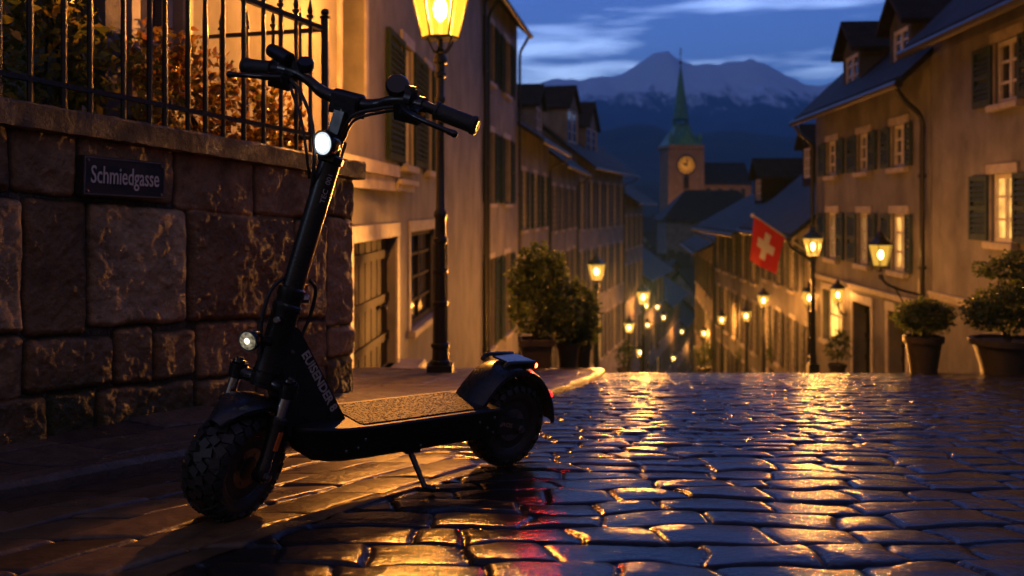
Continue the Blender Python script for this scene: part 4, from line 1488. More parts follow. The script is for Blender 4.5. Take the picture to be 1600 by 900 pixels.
# ------------------------------------------------------------------ street lamps
def lantern(root, og, p, s, glass, bulb, n=6, power=0., lr=.03, detail=1):
    """tapered glazed lantern standing on p; s = height of the glass"""
    rb_, rt_ = s * .33, s * .56
    up = ZV
    b = MB()
    # cradle of curved straps under the lantern
    for q in range(4):
        a = math.pi / 4 + q * math.pi / 2
        d = Vector((math.cos(a), math.sin(a), 0))
        b.tube(bez([p + d * s * .06, p + d * s * .17 + up * s * .05, p + d * s * .27 + up * s * .19, p + d * rb_ * .93 + up * s * .27], 5), s * .017, 6)
    z0 = s * .27
    b.lathe(p + up * z0, up, [(-.012 * s, rb_ * 1.0), (-.01 * s, rb_ * 1.06), (.03 * s, rb_ * 1.06), (.035 * s, rb_ * .95)], n)
    for q in range(n):
        a = 2 * math.pi * q / n
        d = _lat(a)
        b.tube([p + d * rb_ + up * (z0 + .02 * s), p + d * rt_ + up * (z0 + s)], s * .020, 5)
    b.lathe(p + up * (z0 + s), up, [(-.02 * s, rt_ * .97), (-.02 * s, rt_ * 1.05), (.04 * s, rt_ * 1.05), (.05 * s, rt_ * .92)], n)
    b.lathe(p + up * z0, up, [(-.25 * s, s * .075), (-.2 * s, s * .085), (-.16 * s, s * .05), (-.02 * s, s * .05), (.05 * s, s * .07), (.1 * s, s * .05), (.28 * s, s * .045), (.3 * s, s * .02)], 10)
    b.build('lantern_frame', M['iron'], root, og, smooth=35)
    b = MB()
    b.lathe(p + up * (z0 + s), up, [(.05 * s, rt_ * 1.02), (.12 * s, rt_ * .9), (.34 * s, rt_ * .42), (.36 * s, rt_ * .34), (.44 * s, rt_ * .34), (.46 * s, rt_ * .40), (.5 * s, rt_ * .3), (.62 * s, rt_ * .08),
                                    (.68 * s, rt_ * .10), (.72 * s, rt_ * .05), (.85 * s, .004)], n)
    b.build('lantern_roof', M['iron'], root, og, smooth=30)
    b = MB()
    for q in range(n):
        a0, a1 = 2 * math.pi * q / n, 2 * math.pi * (q + 1) / n
        d0, d1 = _lat(a0), _lat(a1)
        b.quad(p + d0 * rb_ * .97 + up * (z0 + .03 * s), p + d1 * rb_ * .97 + up * (z0 + .03 * s), p + d1 * rt_ * .97 + up * (z0 + .98 * s), p + d0 * rt_ * .97 + up * (z0 + .98 * s))
    b.build('lantern_glass', M[glass], root, og)
    b = MB()
    b.lathe(p + up * z0, up, [(.32 * s, .03 * s), (.40 * s, .10 * s), (.55 * s, .13 * s), (.68 * s, .09 * s), (.74 * s, .01 * s)], 12)
    b.build('bulb', M[bulb], root, og, smooth=True)
    if power:
        point_light('lamp_light', p + up * (z0 + .55 * s), power, (1., .42, .10) if power > 600 and s < .48 else WARM, lr, root, og)

def _lat(a):
    d0 = Vector((1, 0, 0)); 
    a0 = Vector((1, 0, 0)) if abs(ZV.x) < .9 else Vector((0, 1, 0))
    u = (a0 - ZV * a0.dot(ZV)).normalized(); w = ZV.cross(u)
    return u * math.cos(a) + w * math.sin(a)

def lamp_post(root, og, base, htop, k=1., detail=True):
    """cast column; htop: top of the column above base"""
    b = MB()
    H = htop
    pr = [(0, .075), (.10, .075), (.11, .062), (.20, .058), (.21, .070), (.24, .070), (.25, .054), (.55, .050), (.56, .060), (.59, .060), (.60, .050), (.82, .048), (.83, .058), (.855, .058), (.865, .047),
          (1.08, .045), (1.09, .055), (1.12, .055), (1.13, .043), (1.28, .040), (1.30, .050), (1.33, .050), (1.36, .034), (H - .42, .030), (H - .40, .040), (H - .37, .040), (H - .35, .030), (H - .20, .030),
          (H - .19, .044), (H - .165, .044), (H - .15, .034), (H - .09, .034), (H - .08, .050), (H - .05, .055), (H - .03, .048), (H, .034)]
    pr = [(h_, r_ * k) for h_, r_ in pr]
    b.lathe(base, ZV, pr, 16)
    # flutes on the lower shaft
    for q in range(8):
        a = 2 * math.pi * q / 8
        d = Vector((math.cos(a), math.sin(a), 0))
        b.tube([base + d * .050 * k + ZV * .26, base + d * .046 * k + ZV * 1.07], .007 * k, 5)
    b.obox(base, (1, 0, 0), (0, 1, 0), ZV, -.095 * k, .095 * k, -.095 * k, .095 * k, -.25, .07)
    b.build('column', M['iron'], root, og, smooth=35)

lb = Vector(((688 - 800) / F * 8., 8., gz(8.) + .05))
lamp0 = empty('street_lamp', lb, 'large glowing street lamp on the pavement in front of the ochre house', 'street lamp')
ltop = EYE + (325 - 84) / F * 8. - lb.z
lamp_post(lamp0, lb, lb, ltop, 1.12)
lantern(lamp0, lb, lb + ZV * ltop, .46, 'lantern_glass', 'bulb', 6, 850., .10)

proto = empty('street_lamp', (0, 0, 0))
lamp_post(proto, (0, 0, 0), Vector((0, 0, 0)), 2.12, 1.1)
lantern(proto, (0, 0, 0), Vector((0, 0, 2.12)), .36, 'lantern_glass_small', 'bulb_small', 6, 420., .05)
spots = [(932, 425, 20., 1., 'left lamp post at the crest beside the big potted shrub'),
         (1005, 465, 24.5, .95, 'lamp post in the middle distance, left of the street below the mountain peak'),
         (1000, 551, 42., 1., 'lamp post lowest on the left, deep down the street'),
         (1270, 386, 14.5, .82, 'near lamp post on the right, the upper of two lanterns before the lit doorway'),
         (1264, 466, 24., 1., 'lamp post whose lantern shows just under the near right lantern'),
         (1193, 470, 26., .95, 'lamp post under the red flag'),
         (1166, 494, 31., .95, 'lamp post between the flag and the cluster of lower lights'),
         (1128, 500, 37., 1., 'small lamp post in the lower street, left of the one under the flag'),
         (1100, 521, 46., 1., 'farthest lamp post on the right side of the lower street'),
         (983, 512, 29., .9, 'lamp post close to the left row, left of the one below the mountain peak'),
         (1027, 480, 62., 1.1, 'lamp post before the lower row of houses, right of the one below the mountain peak'),
         (1012, 508, 54., 1., 'lamp post in the lower street between two others on the left side'),
         (1052, 560, 66., 1., 'lamp post at the lowest visible bend of the street')]
posts = []
for i, (px, py, Y, s, lab) in enumerate(spots):
    o = proto if i == 0 else copy_tree(proto)
    p = P(px, py, Y)
    zc_ = 2.12 + .36 * (.27 + .5)
    o.location = (p.x, Y, p.z - zc_ * s * .92)
    o.scale = (s * .92,) * 3
    posts.append(o)
    tag(o, lab, 'street lamp', 'smaller street lamps down the street')
    for c in o.children:
        if c.type == 'LIGHT':
            c.data = c.data.copy(); c.data.energy = [190., 560., 500., 210., 90., 170., 220., 330.][i] if i < 8 else 650.

for i in (0, 1, 3):                              # added spots inside the lanterns, to lay streaks on the wet road
    (px, py, Y, s, lab), o = spots[i], posts[i]
    p = P(px, py, Y)
    bl = bpy.data.lights.new('added_beam', 'SPOT')
    bl.energy, bl.color, bl.shadow_soft_size, bl.spot_size, bl.spot_blend = [4500., 18000., 0, 1400.][i], WARM, .05, math.radians(34), .5
    bo = bpy.data.objects.new('added_beam', bl); col.objects.link(bo); bo.parent = o
    bo.location = (0, 0, zc_)
    aim = Vector((1.1, 4.0, gz(4.))) - Vector((p.x, Y, p.z))
    bo.rotation_euler = aim.to_track_quat('-Z', 'Y').to_euler()

# wall lantern on the right house
wl_p = P(1376, 425, 16.4)
ws = empty('wall_lantern', (gx_(16.4), 16.4, EYE - 1.4), 'glowing lantern on an iron bracket fixed to the cream house with dormers', 'lantern')
lantern(ws, ws.location, wl_p, .37, 'lantern_glass_small', 'bulb_small', 6, 20., .05)
b = MB()
wx = gx_(16.45)
za = wl_p.z + .02
b.tube(bez([Vector((wl_p.x, 16.4, za - .06)), Vector((wl_p.x + .1, 16.4, za - .22)), Vector((wl_p.x + .4, 16.42, za - .34)), Vector((wx, 16.45, za - .42))], 8), .022, 8)
b.tube(bez([Vector((wl_p.x + .25, 16.42, za - .3)), Vector((wl_p.x + .45, 16.43, za - .6)), Vector((wx, 16.45, za - .75))], 6), .014, 6)
b.obox((wx, 16.45, za - .55), (1, 0, 0), (0, 1, 0), ZV, -.04, .0, -.05, .05, -.42, .42)
b.ball((wl_p.x, 16.4, za - .1), .05)
b.build('bracket', M['iron'], ws, ws.location, smooth=True)
# small lantern beside the lit doorway
dl = P(1309, 478, 20.9)
w2 = empty('wall_lantern', dl, 'small lantern hanging beside the bright lit doorway', 'lantern')
lantern(w2, dl, dl, .3, 'lantern_glass_small', 'bulb_small', 6, 40., .05)
b = MB(); b.tube(bez([dl + ZV * .0, dl + Vector((.1, .05, -.18)), Vector((gx_(21.0), 21.0, dl.z - .2))], 6), .02, 6); b.build('bracket', M['iron'], w2, dl)

# made-up lanterns added to light the fronts of the lower row
wlp = empty('wall_lantern', (0, 0, 0))
lantern(wlp, (0, 0, 0), Vector((0, 0, 0)), .5, 'lantern_glass_small', 'bulb_small', 6, 520., .08)
b = MB(); b.tube(bez([(0, 0, -.02), (-.12, 0, -.3), (-.6, 0, -.4), (-1.15, 0, -.45)], 6), .03, 6); b.obox((-1.15, 0, -.45), (1, 0, 0), (0, 1, 0), ZV, -.1, .0, -.06, .06, -.5, .5)
b.build('bracket', M['iron'], wlp)
for i, (Y, py, lab_) in enumerate([(73., 486, 'added wall lantern lighting the narrow house where the left row turns'), (87., 503, 'added wall lantern lighting the first house of the lower row'),
                                   (103., 524, 'added wall lantern lighting the rose house of the lower row'), (121., 548, 'added wall lantern lighting the deepest house of the lower row')]):
    o = wlp if i == 0 else copy_tree(wlp)
    xs_ = np.interp(Y, [68.5, 80., 80.5, 96., 112., 130., 149.], [7.95, 10.9, 10.8, 15.2, 19.6, 24.6, 29.8])
    o.location = (float(xs_) + 1.1, Y, EYE - (py - 325) / F * Y)
    tag(o, lab_, 'lantern')

# ------------------------------------------------------------------ potted shrubs
def potted(label, base, pr_, ph, blobs, n, size, seed, potm='terracotta', square=False, leaf='leaf_dark', stems=5):
    og = Vector(base)
    root = empty('potted_shrub', og, label, 'potted plant', 'potted shrubs at the crest')
    b = MB()
    b.lathe(og, ZV, [(-.3, pr_ * .7), (0, pr_ * .72), (ph * .8, pr_ * .95), (ph * .81, pr_ * 1.08), (ph * .98, pr_ * 1.1), (ph, pr_ * 1.04), (ph * .99, pr_ * .92), (ph * .9, pr_ * .9)], 4 if square else 20, phase=math.pi / 4 + .1)
    b.build('pot', M[potm], root, og, smooth=0 if square else 40)
    leaves('foliage', [(og.x + q[0], og.y + q[1], og.z + q[2], q[3], q[4], q[5]) for q in blobs], n, size, M[leaf], root, og, seed, hollow=.3)
    b = MB(); r = random.Random(seed)
    for k in range(stems):
        q = r.choice(blobs)
        p = og + Vector((r.uniform(-.05, .05), r.uniform(-.05, .05), ph * .9))
        c = og + Vector(q[:3])
        b.tube(bez([p, p.lerp(c, .5) + Vector((r.uniform(-.05, .05), r.uniform(-.05, .05), 0)), c], 5), [.012 - .0007 * i for i in range(11)], 5)
    b.build('stem', M['bark'], root, og)
    return root
def gp2(px, Y): return Vector(((px - 800) / F * Y, Y, gz(Y) + .03))
potted('large bushy shrub in a square terracotta planter by the left house', gp2(838, 9.7), .22, .33,
       [(-.02, 0, .62, .30, .26, .30), (.10, .1, .92, .27, .24, .24), (-.14, .1, .90, .18, .2, .2), (.26, 0, .56, .24, .22, .24), (.02, .05, 1.16, .13, .13, .15), (-.12, 0, 1.12, .08, .08, .14), (.2, .05, 1.1, .1, .1, .12)], 6600, .042, 21, square=True)
potted('medium shrub in a round pot, right of the square planter by the left house', gp2(888, 10.1), .12, .30,
       [(0, 0, .52, .25, .22, .26), (.12, .02, .74, .22, .2, .2), (-.1, .05, .86, .2, .18, .2), (.16, 0, .46, .18, .16, .18)], 4600, .04, 22)
potted('small shrub in a narrow pot next to the left lamp post at the crest', gp2(912, 10.35), .085, .28,
       [(.0, 0, .45, .19, .17, .2), (.05, .02, .64, .15, .14, .16)], 2500, .036, 23)
potted('round bush in a terracotta pot at the right side of the street', gp2(1443, 9.9), .185, .36,
       [(-.02, 0, .52, .28, .25, .17), (-.12, 0, .58, .2, .2, .15), (.14, .0, .56, .2, .2, .15), (.02, 0, .66, .16, .16, .1)], 4200, .036, 24, 'terracotta')
potted('tall spreading bush in the wide planter at the right edge', gp2(1572, 9.3), .31, .32,
       [(-.05, 0, .60, .36, .3, .24), (.2, .05, .66, .34, .3, .26), (-.22, 0, .54, .2, .2, .16), (-.05, 0, .98, .26, .22, .10), (.16, 0, 1.08, .26, .22, .10), (.3, 0, .9, .2, .2, .2)], 6800, .042, 25, 'pot_dark')
# small tubs along the lower street
tubs = [(1308, 575, 19.5, .9), (1215, 582, 30., 1.3), (1165, 580, 36., 1.3), (1100, 580, 44., 1.5), (975, 580, 33., 1.2)]
tl = ['small dark tub plant under the lit doorway', 'tub plant below the flag house', 'tub plant beside the lamp under the flag', 'tub plant far down the right side of the street', 'tub plant far down the left side of the street']
for i, (px, py, Y, s) in enumerate(tubs):
    og_ = P(px, py, Y); og_.z -= .3 * s
    potted(tl[i], og_, .2 * s, .4 * s, [(0, 0, .75 * s, .3 * s, .3 * s, .35 * s), (.1 * s, 0, 1.0 * s, .2 * s, .2 * s, .2 * s)], 700, .07 * s, 40 + i, 'pot_dark', stems=2)

# ------------------------------------------------------------------ flag
fY = 23.4
tip, root_p = P(1176, 336, fY), P(1262, 392, fY + .6)
root_p.x = 7.62; root_p.y = 24.3; root_p.z = EYE - (400 - 325) / F * 24
flag = empty('flag', root_p, 'red flag with a white cross on a slanting pole above the street', 'flag')
b = MB(); b.tube([root_p, tip], .022, 8); b.ball(tip, .05); b.build('pole', M['frame_white'], flag, root_p, smooth=True)
M['flag_red'] = simple('flag_red', (.60, .012, .016), .75, var=.12, sc_=3)
M['flag_white'] = simple('flag_white', (.72, .68, .66), .75, var=.06, sc_=3)
n = 48
dirp = (root_p - tip).normalized()
c00 = tip + dirp * .06
c10 = c00 + dirp * (P(1230, 375, fY) - P(1180, 340, fY)).length * 1.18
dn = (P(1171, 408, fY) - P(1180, 340, fY))
dn2 = (P(1217, 424, fY) - P(1231, 377, fY)) * 1.25
b = MB()
b.add([c00.lerp(c10, i / n) + dn.lerp(dn2, i / n) * (j / n) + Vector((.02, -.07, 0)) * math.sin(5.5 * i / n + 2.2 * j / n) * (.25 + .75 * j / n) for j in range(n + 1) for i in range(n + 1)], [])
base = 0
for j in range(n):
    for i in range(n):
        u, v = (i + .5) / n - .5, (j + .5) / n - .5
        b.cur = 1 if (abs(u) < .10 and abs(v) < .31) or (abs(v) < .10 and abs(u) < .31) else 0
        b.f.append((j * (n + 1) + i, j * (n + 1) + i + 1, (j + 1) * (n + 1) + i + 1, (j + 1) * (n + 1) + i)); b.m.append(b.cur)
cl = b.build('cloth', [M['flag_red'], M['flag_white']], flag, root_p, smooth=True)
so_ = cl.modifiers.new('thickness', 'SOLIDIFY'); so_.thickness = .004
# ------------------------------------------------------------------ electric scooter
Fp, Rp = Vector((-.83, 2.87, gz(2.87))), Vector((-.04, 3.65, gz(3.65)))
se = (Rp - Fp).normalized()
sn = Vector((se.y, -se.x, 0)).normalized()
lean = math.radians(10)
SU = ZV * math.cos(lean) + sn * math.sin(lean)
SN = sn * math.cos(lean) - ZV * math.sin(lean)
def SCv(p): return Fp + se * p[0] + SN * p[1] + SU * p[2]
# steering: turn about the raked head axis
ax0, axd = Vector((.063, 0, .417)), Vector((.194, 0, .856)).normalized()
STEER = math.radians(22)
rot = Matrix.Rotation(STEER, 3, axd)
if (rot @ Vector((0, 1, 0))).x < 0: rot = Matrix.Rotation(-STEER, 3, axd)
def FT(p): return SCv(ax0 + rot @ (Vector(p) - ax0))

sog = SCv((.5, 0, 0))
scooter = empty('electric_scooter', sog, 'black electric scooter with knobbly tyres and a bright headlight, leaning on its kickstand', 'scooter')
M['gloss_black'] = simple('gloss_black', (.010, .010, .011), .20, 0., var=.3, sc_=9, bmp=.05, bsc=90, rvar=.06)
M['satin_black'] = simple('satin_black', (.013, .012, .0115), .30, 0., var=.3, sc_=9, bmp=.06, bsc=120, rvar=.08)
M['deck_paint'] = simple('deck_paint', (.012, .0115, .011), .48, 0., var=.3, sc_=9, bmp=.1, bsc=140, spec=.3)
M['fender'] = simple('fender_black', (.014, .016, .019), .27, 0., var=.3, sc_=8, bmp=.05, bsc=150, rvar=.08)
M['rubber'] = simple('rubber', (.013, .012, .011), .55, var=.35, sc_=18, bmp=.35, bsc=60)
M['chrome'] = simple('chrome', (.55, .52, .48), .2, 1., var=.12, sc_=10)
M['steel'] = simple('steel', (.22, .21, .20), .28, 1., var=.2, sc_=10)
M['reflector'] = simple('reflector', (.65, .14, .02), .35, var=.3, sc_=60)
M['decal'] = simple('decal', (.42, .38, .36), .5, var=.3, sc_=40)
M['decal_dim'] = simple('decal_dim', (.30, .19, .12), .5, var=.3, sc_=40)
M['display'] = simple('display', (.02, .021, .024), .12, var=.2, sc_=9)
M['headlight_on'] = emis('headlight_on', (.86, .95, 1.), 9.)
M['headlight_ring'] = emis('headlight_ring', (.80, .92, 1.), .55, .3, 60.)
M['headlight_dim'] = emis('headlight_dim', (1., .86, .58), .16, .8, 90.)
M['headlight_low'] = emis('headlight_low', (1., .90, .66), 1.2, .5, 60.)
M['tail_on'] = emis('tail_on', (1., .10, .015), 14.)
M['reflector_glow'] = emis('reflector_glow', (1., .03, .03), 1.0)  # reflector's red glint put in as emission, it is no lamp

def griptape():
    m, nt, b = newmat('grip_tape')
    b.inputs['Base Color'].default_value = (.024, .022, .020, 1)
    b.inputs['Specular IOR Level'].default_value = .2
    b.inputs['Roughness'].default_value = .5
    tc = nt.nodes.new('ShaderNodeTexCoord')
    v = N(nt, 'ShaderNodeTexVoronoi', feature='SMOOTH_F1'); v.inputs['Scale'].default_value = 115; v.inputs['Smoothness'].default_value = .3
    nt.links.new(tc.outputs['Object'], v.inputs['Vector'])
    r = ramp(nt, v.outputs['Distance'], [(.1, 1.), (.5, 0.)])
    n = noise(nt, 320, 3, .6)
    b1 = bump(nt, b, r.outputs['Color'], 1., .016)
    bump(nt, b, n.outputs['Fac'], .4, .002, b1)
    return m
M['grip_tape'] = griptape()

def part(b, name, m, parent=scooter, smooth=True, bevel=0.):
    return b.build(name, M[m] if isinstance(m, str) else m, parent, sog, smooth=smooth, bevel=bevel)

# ---- wheels
def make_wheel(T, c, R, w):
    c = Vector(c); ay = Vector((0, 1, 0))
    k = R - w * .5
    # rim + disc + spokes
    b = MB(T)
    rr = R * .60
    b.lathe(c, ay, [(-w * .40, rr * .98), (-w * .42, rr * 1.04), (-w * .36, rr * 1.04), (-w * .30, rr * .86), (w * .30, rr * .86), (w * .36, rr * 1.04), (w * .42, rr * 1.04), (w * .40, rr * .98), (w * .26, rr * .80), (-w * .26, rr * .80)], 40, closed=True)
    for q in range(6):
        a = q * math.pi / 3 + .2
        d = Vector((math.cos(a), 0, math.sin(a))); t_ = Vector((-math.sin(a), 0, math.cos(a)))
        for s_ in (-1, 1):
            b.obox(c, d, t_, ay * s_, .03, rr * .84, -.012, .012, w * .14, w * .27)
    wheel = part(b, 'wheel', 'satin_black', smooth=35)
    b = MB(T)
    b.lathe(c, ay, [(-w * .44, .018), (-w * .42, .030), (-w * .30, .052), (w * .30, .052), (w * .42, .030), (w * .44, .018)], 24)
    part(b, 'hub', 'satin_black', wheel, 35)
    b = MB(T)
    b.lathe(c, ay, [(w * .36, .040), (w * .375, .062), (w * .38, .062), (w * .385, .040)], 28)
    for q in range(6):
        a = q * math.pi / 3
        b.lathe(c + Vector((math.cos(a), 0, math.sin(a))) * .046 + ay * w * .37, ay, [(0, .005), (.006, .005)], 8)
    part(b, 'brake_disc', 'steel', wheel, 35)
    # tyre carcass and knobs
    b = MB(T)
    pr = []
    for q in range(15):
        a = math.pi * (.5 + .02) + (2 * math.pi - math.pi * 1.04 + 0) * 0
    hw = w * .5
    carc = [(-hw * .76, rr * 1.0), (-hw * .98, rr * 1.14), (-hw * 1.04, rr * 1.30), (-hw * .98, R * .885), (-hw * .78, R * .945), (-hw * .4, R * .972), (0, R * .98), (hw * .4, R * .972), (hw * .78, R * .945),
            (hw * .98, R * .885), (hw * 1.04, rr * 1.30), (hw * .98, rr * 1.14), (hw * .76, rr * 1.0)]
    b.lathe(c, ay, carc, 64)
    n = 26
    for q in range(n):
        a = 2 * math.pi * q / n
        def blk(yc, ra, tilt_, lx, ly, lz, da):
            aa = a + da
            d = Vector((math.cos(aa), 0, math.sin(aa))); t_ = Vector((-math.sin(aa), 0, math.cos(aa)))
            nrm = (d * math.cos(tilt_) + ay * math.sin(tilt_)).normalized()
            sd_ = (ay * math.cos(tilt_) - d * math.sin(tilt_)).normalized()
            tw_ = (t_ * .94 + sd_ * .34 * (1 if q % 2 else -1)).normalized()
            b.obox(c + d * ra + ay * yc, tw_, nrm.cross(tw_), nrm, -lx, lx, -ly, ly, -.010, lz)
        blk(hw * .18, R * .978, .05, .0125, w * .115, .0085, 0)
        blk(-hw * .18, R * .978, -.05, .0125, w * .115, .0085, math.pi / n)
        blk(hw * .66, R * .955, .45, .0125, w * .12, .009, math.pi / n)
        blk(-hw * .66, R * .955, -.45, .0125, w * .12, .009, 0)
        blk(hw * .98, R * .885, 1.15, .011, w * .10, .007, 0)
        blk(-hw * .98, R * .885, -1.15, .011, w * .10, .007, math.pi / n)
    part(b, 'tyre', 'rubber', wheel, 35)
    return wheel

make_wheel(FT, (-.018, 0, .166), .163, .122)
make_wheel(SCv, (1.100, 0, .163), .160, .105)

# ---- fork
b = MB(FT)
for s_ in (-1, 1):
    b.tube([(.052, .095 * s_, .392), (.0525, .095 * s_, .437)], .027, 16)
    b.lathe((.0525, .095 * s_, .437), (.22, 0, .97), [(0, .020), (.008, .019), (.010, .012), (.016, .010)], 14)
    b.tube(bez([(.052, .09 * s_, .415), (.058, .055 * s_, .408), (.064, .0, .418)], 6), .020, 10)
b.lathe((.062, 0, .39), axd, [(0, .045), (.05, .047)], 20)
fork = part(b, 'fork', 'gloss_black', smooth=40)
for s_ in (-1, 1):
    a0, a1 = Vector((-.018, .095 * s_, .166)), Vector((.052, .095 * s_, .423))
    dl_ = a1 - a0
    b = MB(FT); b.tube([a0 + dl_ * .60, a0 + dl_ * .93], .0165, 16); part(b, 'stanchion', 'chrome', fork)
    b = MB(FT)
    b.tube([a0 - dl_ * .05, a0 + dl_ * .12, a0 + dl_ * .14, a0 + dl_ * .58, a0 + dl_ * .585, a0 + dl_ * .64, a0 + dl_ * .645, a0 + dl_ * .66], [.020, .022, .0195, .0215, .0255, .0255, .022, .020], 16)
    b.lathe(a0, (0, 1, 0), [(-.016, .024), (.016, .024)], 18)
    part(b, 'fork_leg', 'satin_black', fork, 40)
    b = MB(FT); b.lathe(a0 + Vector((0, .014 * s_, 0)), (0, s_, 0), [(0, .016), (.008, .016), (.010, .011), (.018, .011), (.020, .006)], 6); part(b, 'axle_nut', 'steel', fork, 30)
    m_ = a0 + dl_ * .40
    b = MB(FT); b.obox(m_, (dl_).normalized(), (1, 0, -.27), (0, s_, 0), -.028, .028, -.0085, .0085, .0, .0235); part(b, 'reflector', 'reflector', fork, 30)

# ---- front mudguard
def guard(T, c, pts, hw, drop, th, name, mat, nose=0.):
    """pts: centre line (s, h); crowned, with side skirts"""
    b = MB(T)
    cs = [(-1, -drop), (-1.0, -drop * .35), (-.86, -.004), (-.5, .004), (0, .007), (.5, .004), (.86, -.004), (1.0, -drop * .35), (1, -drop)]
    n = len(pts); rows = []
    for i, (s, h) in enumerate(pts):
        d = (Vector(pts[min(i + 1, n - 1)]) - Vector(pts[max(i - 1, 0)])).normalized()
        nr = Vector((-d.y, d.x))
        if nr.dot(Vector((s - c[0], h - c[1]))) < 0: nr = -nr
        k = 1.
        if nose:
            k = min(1., .35 + 1.6 * i / n) if nose > 0 else 1.
        rows.append([(s + nr.x * z, y * hw * k, h + nr.y * z) for (y, z) in cs] + [(s + nr.x * (z - th), y * (hw * k - th), h + nr.y * (z - th)) for (y, z) in reversed(cs)])
    m_ = len(rows[0])
    vs = [p for r in rows for p in r]
    fs = [(i * m_ + j, i * m_ + (j + 1) % m_, (i + 1) * m_ + (j + 1) % m_, (i + 1) * m_ + j) for i in range(n - 1) for j in range(m_)]
    h_ = len(cs)
    for e_ in (0, (n - 1) * m_):
        fs += [(e_ + j, e_ + j + 1, e_ + m_ - 2 - j, e_ + m_ - 1 - j) for j in range(h_ - 1)]
    b.add(vs, fs)
    return part(b, name, mat, smooth=50)
fc = (-.018, .166)
gpts = [(fc[0] + math.cos(math.radians(a)) * .205, fc[1] + math.sin(math.radians(a)) * .205) for a in np.linspace(128, 42, 20)]
guard(FT, fc, gpts, .068, .022, .004, 'front_mudguard', 'fender', nose=1)

# ---- stem
at = lambda h: ax0 + axd * ((h - ax0.z) / axd.z)
b = MB(FT)
b.tube([at(.40), at(.41), at(.43), at(.62), at(.625), at(.64), at(.645)], [.040, .044, .0415, .0405, .044, .044, .039], 28)
stem_s = part(b, 'head_tube', 'satin_black', smooth=40)
b = MB(FT)
b.tube([at(.64), at(.66), at(.665), at(.69), at(.695), at(1.075)], [.038, .038, .041, .041, .0335, .0325], 28)
b.tube([at(1.072), at(1.078), at(1.095), at(1.10)], [.034, .040, .040, .034], 8)
b.tube([at(1.09), at(1.255)], [.024, .022], 16)
b.obox(at(1.17), (1, 0, -.22), (0, 1, 0), axd, -.030, .012, -.018, .018, -.07, .06)
b.obox(at(1.13), (1, 0, -.22), (0, 1, 0), axd, .010, .040, -.012, .012, -.04, .02)
stem = part(b, 'stem', 'satin_black', smooth=40)
b = MB(FT)
b.lathe(at(.60) + Vector((-.03, .012, 0)), (-.9, .2, .2), [(0, .012), (.03, .012), (.034, .008)], 8)
part(b, 'cable_clamp', 'steel', stem, 30)
b = MB(FT)
b.lathe(at(.66) + Vector((.03, .02, 0)), (.7, .7, .1), [(0, .014), (.022, .014), (.025, .009)], 8)
b.obox(at(.67) + Vector((.035, .0, 0)), (1, 0, 0), (0, 1, 0), axd, 0, .02, -.016, .016, -.05, .03)
part(b, 'folding_latch', 'steel', stem, 30)
# tiny lettering down the stem
vs, fs = text_mesh('TEC  001', .022, 1.1, 0, .0003)
b = MB(FT)
o_ = at(1.0)
dir_x, dir_y = -axd, Vector((-.78, .58, .18)).cross(axd).normalized()
nrm_ = Vector((-.55, .83, .12)).normalized()
tx_ = axd; ty_ = tx_.cross(nrm_).normalized()
b.add([o_ + nrm_ * .0336 + tx_ * v[0] + ty_ * v[1] for v in vs], fs)
part(b, 'lettering', 'decal', stem, 0)

# ---- gusset down to the deck
poly = [(.098, .60), (.150, .565), (.352, .262), (.352, .235), (.20, .235), (.150, .29), (.086, .46), (.072, .52)]
b = MB(SCv); b.prism([(s, 0, h) for s, h in poly], Vector((0, -.031, 0)), Vector((0, .031, 0)))
gus = part(b, 'gusset', 'satin_black', smooth=30, bevel=.005)
vs, fs = text_mesh('EUISENDER 8', .036, .95, 0, .0012)
tx_ = Vector((.352 - .150, 0, .262 - .565)).normalized(); ty_ = Vector((-tx_.z, 0, tx_.x)) * 1
if ty_.x < 0: ty_ = -ty_
tc2 = Vector((.262, .0325, .330)) 
b = MB(SCv)
tw = max(v[0] for v in vs) - min(v[0] for v in vs)
kk = .235 / tw
b.add([Vector((.233, .0323, .400)) + tx_ * v[0] * kk + ty_ * v[1] * 1.05 for v in vs], fs)
part(b, 'lettering', 'decal', gus, 0)
b = MB(SCv); b.lathe((.125, .031, .50), (0, 1, 0), [(0, .008), (.004, .008), (.005, .004)], 10); part(b, 'bolt', 'steel', gus, 30)

# ---- deck
st_ = [(.150, .045, .215, .262), (.165, .066, .190, .270), (.20, .088, .168, .272), (.25, .103, .160, .271), (.31, .111, .157, .268), (.40, .113, .156, .266), (.90, .113, .156, .266), (.955, .111, .158, .266), (.978, .104, .166, .262)]
b = MB(SCv); vs = []
for (s, w_, hb, ht) in st_:
    c_ = .014
    vs += [(s, -w_ + c_, hb), (s, w_ - c_, hb), (s, w_ - .004, hb + .006), (s, w_, hb + c_), (s, w_, ht - .022), (s, w_ + .003, ht - .016), (s, w_ + .003, ht - .005), (s, w_ - .004, ht),
           (s, -w_ + .004, ht), (s, -w_ - .003, ht - .005), (s, -w_ - .003, ht - .016), (s, -w_, ht - .022), (s, -w_, hb + c_), (s, -w_ + .004, hb + .006)]
m_ = 14
fs = [(i * m_ + j, i * m_ + (j + 1) % m_, (i + 1) * m_ + (j + 1) % m_, (i + 1) * m_ + j) for i in range(len(st_) - 1) for j in range(m_)]
fs += [tuple(range(m_)), tuple((len(st_) - 1) * m_ + j for j in range(m_))]
b.add(vs, fs)
deck = part(b, 'deck', 'deck_paint', smooth=35)
b = MB(SCv)
gpoly = [(.375, -.092), (.365, -.078), (.365, .078), (.375, .092), (.885, .092), (.905, .070), (.905, -.070), (.885, -.092)]
b.prism([(s, y, .2665) for s, y in gpoly], Vector((0, 0, -.002)), Vector((0, 0, .003)))
part(b, 'grip_mat', 'grip_tape', deck, 0)
b = MB(SCv)
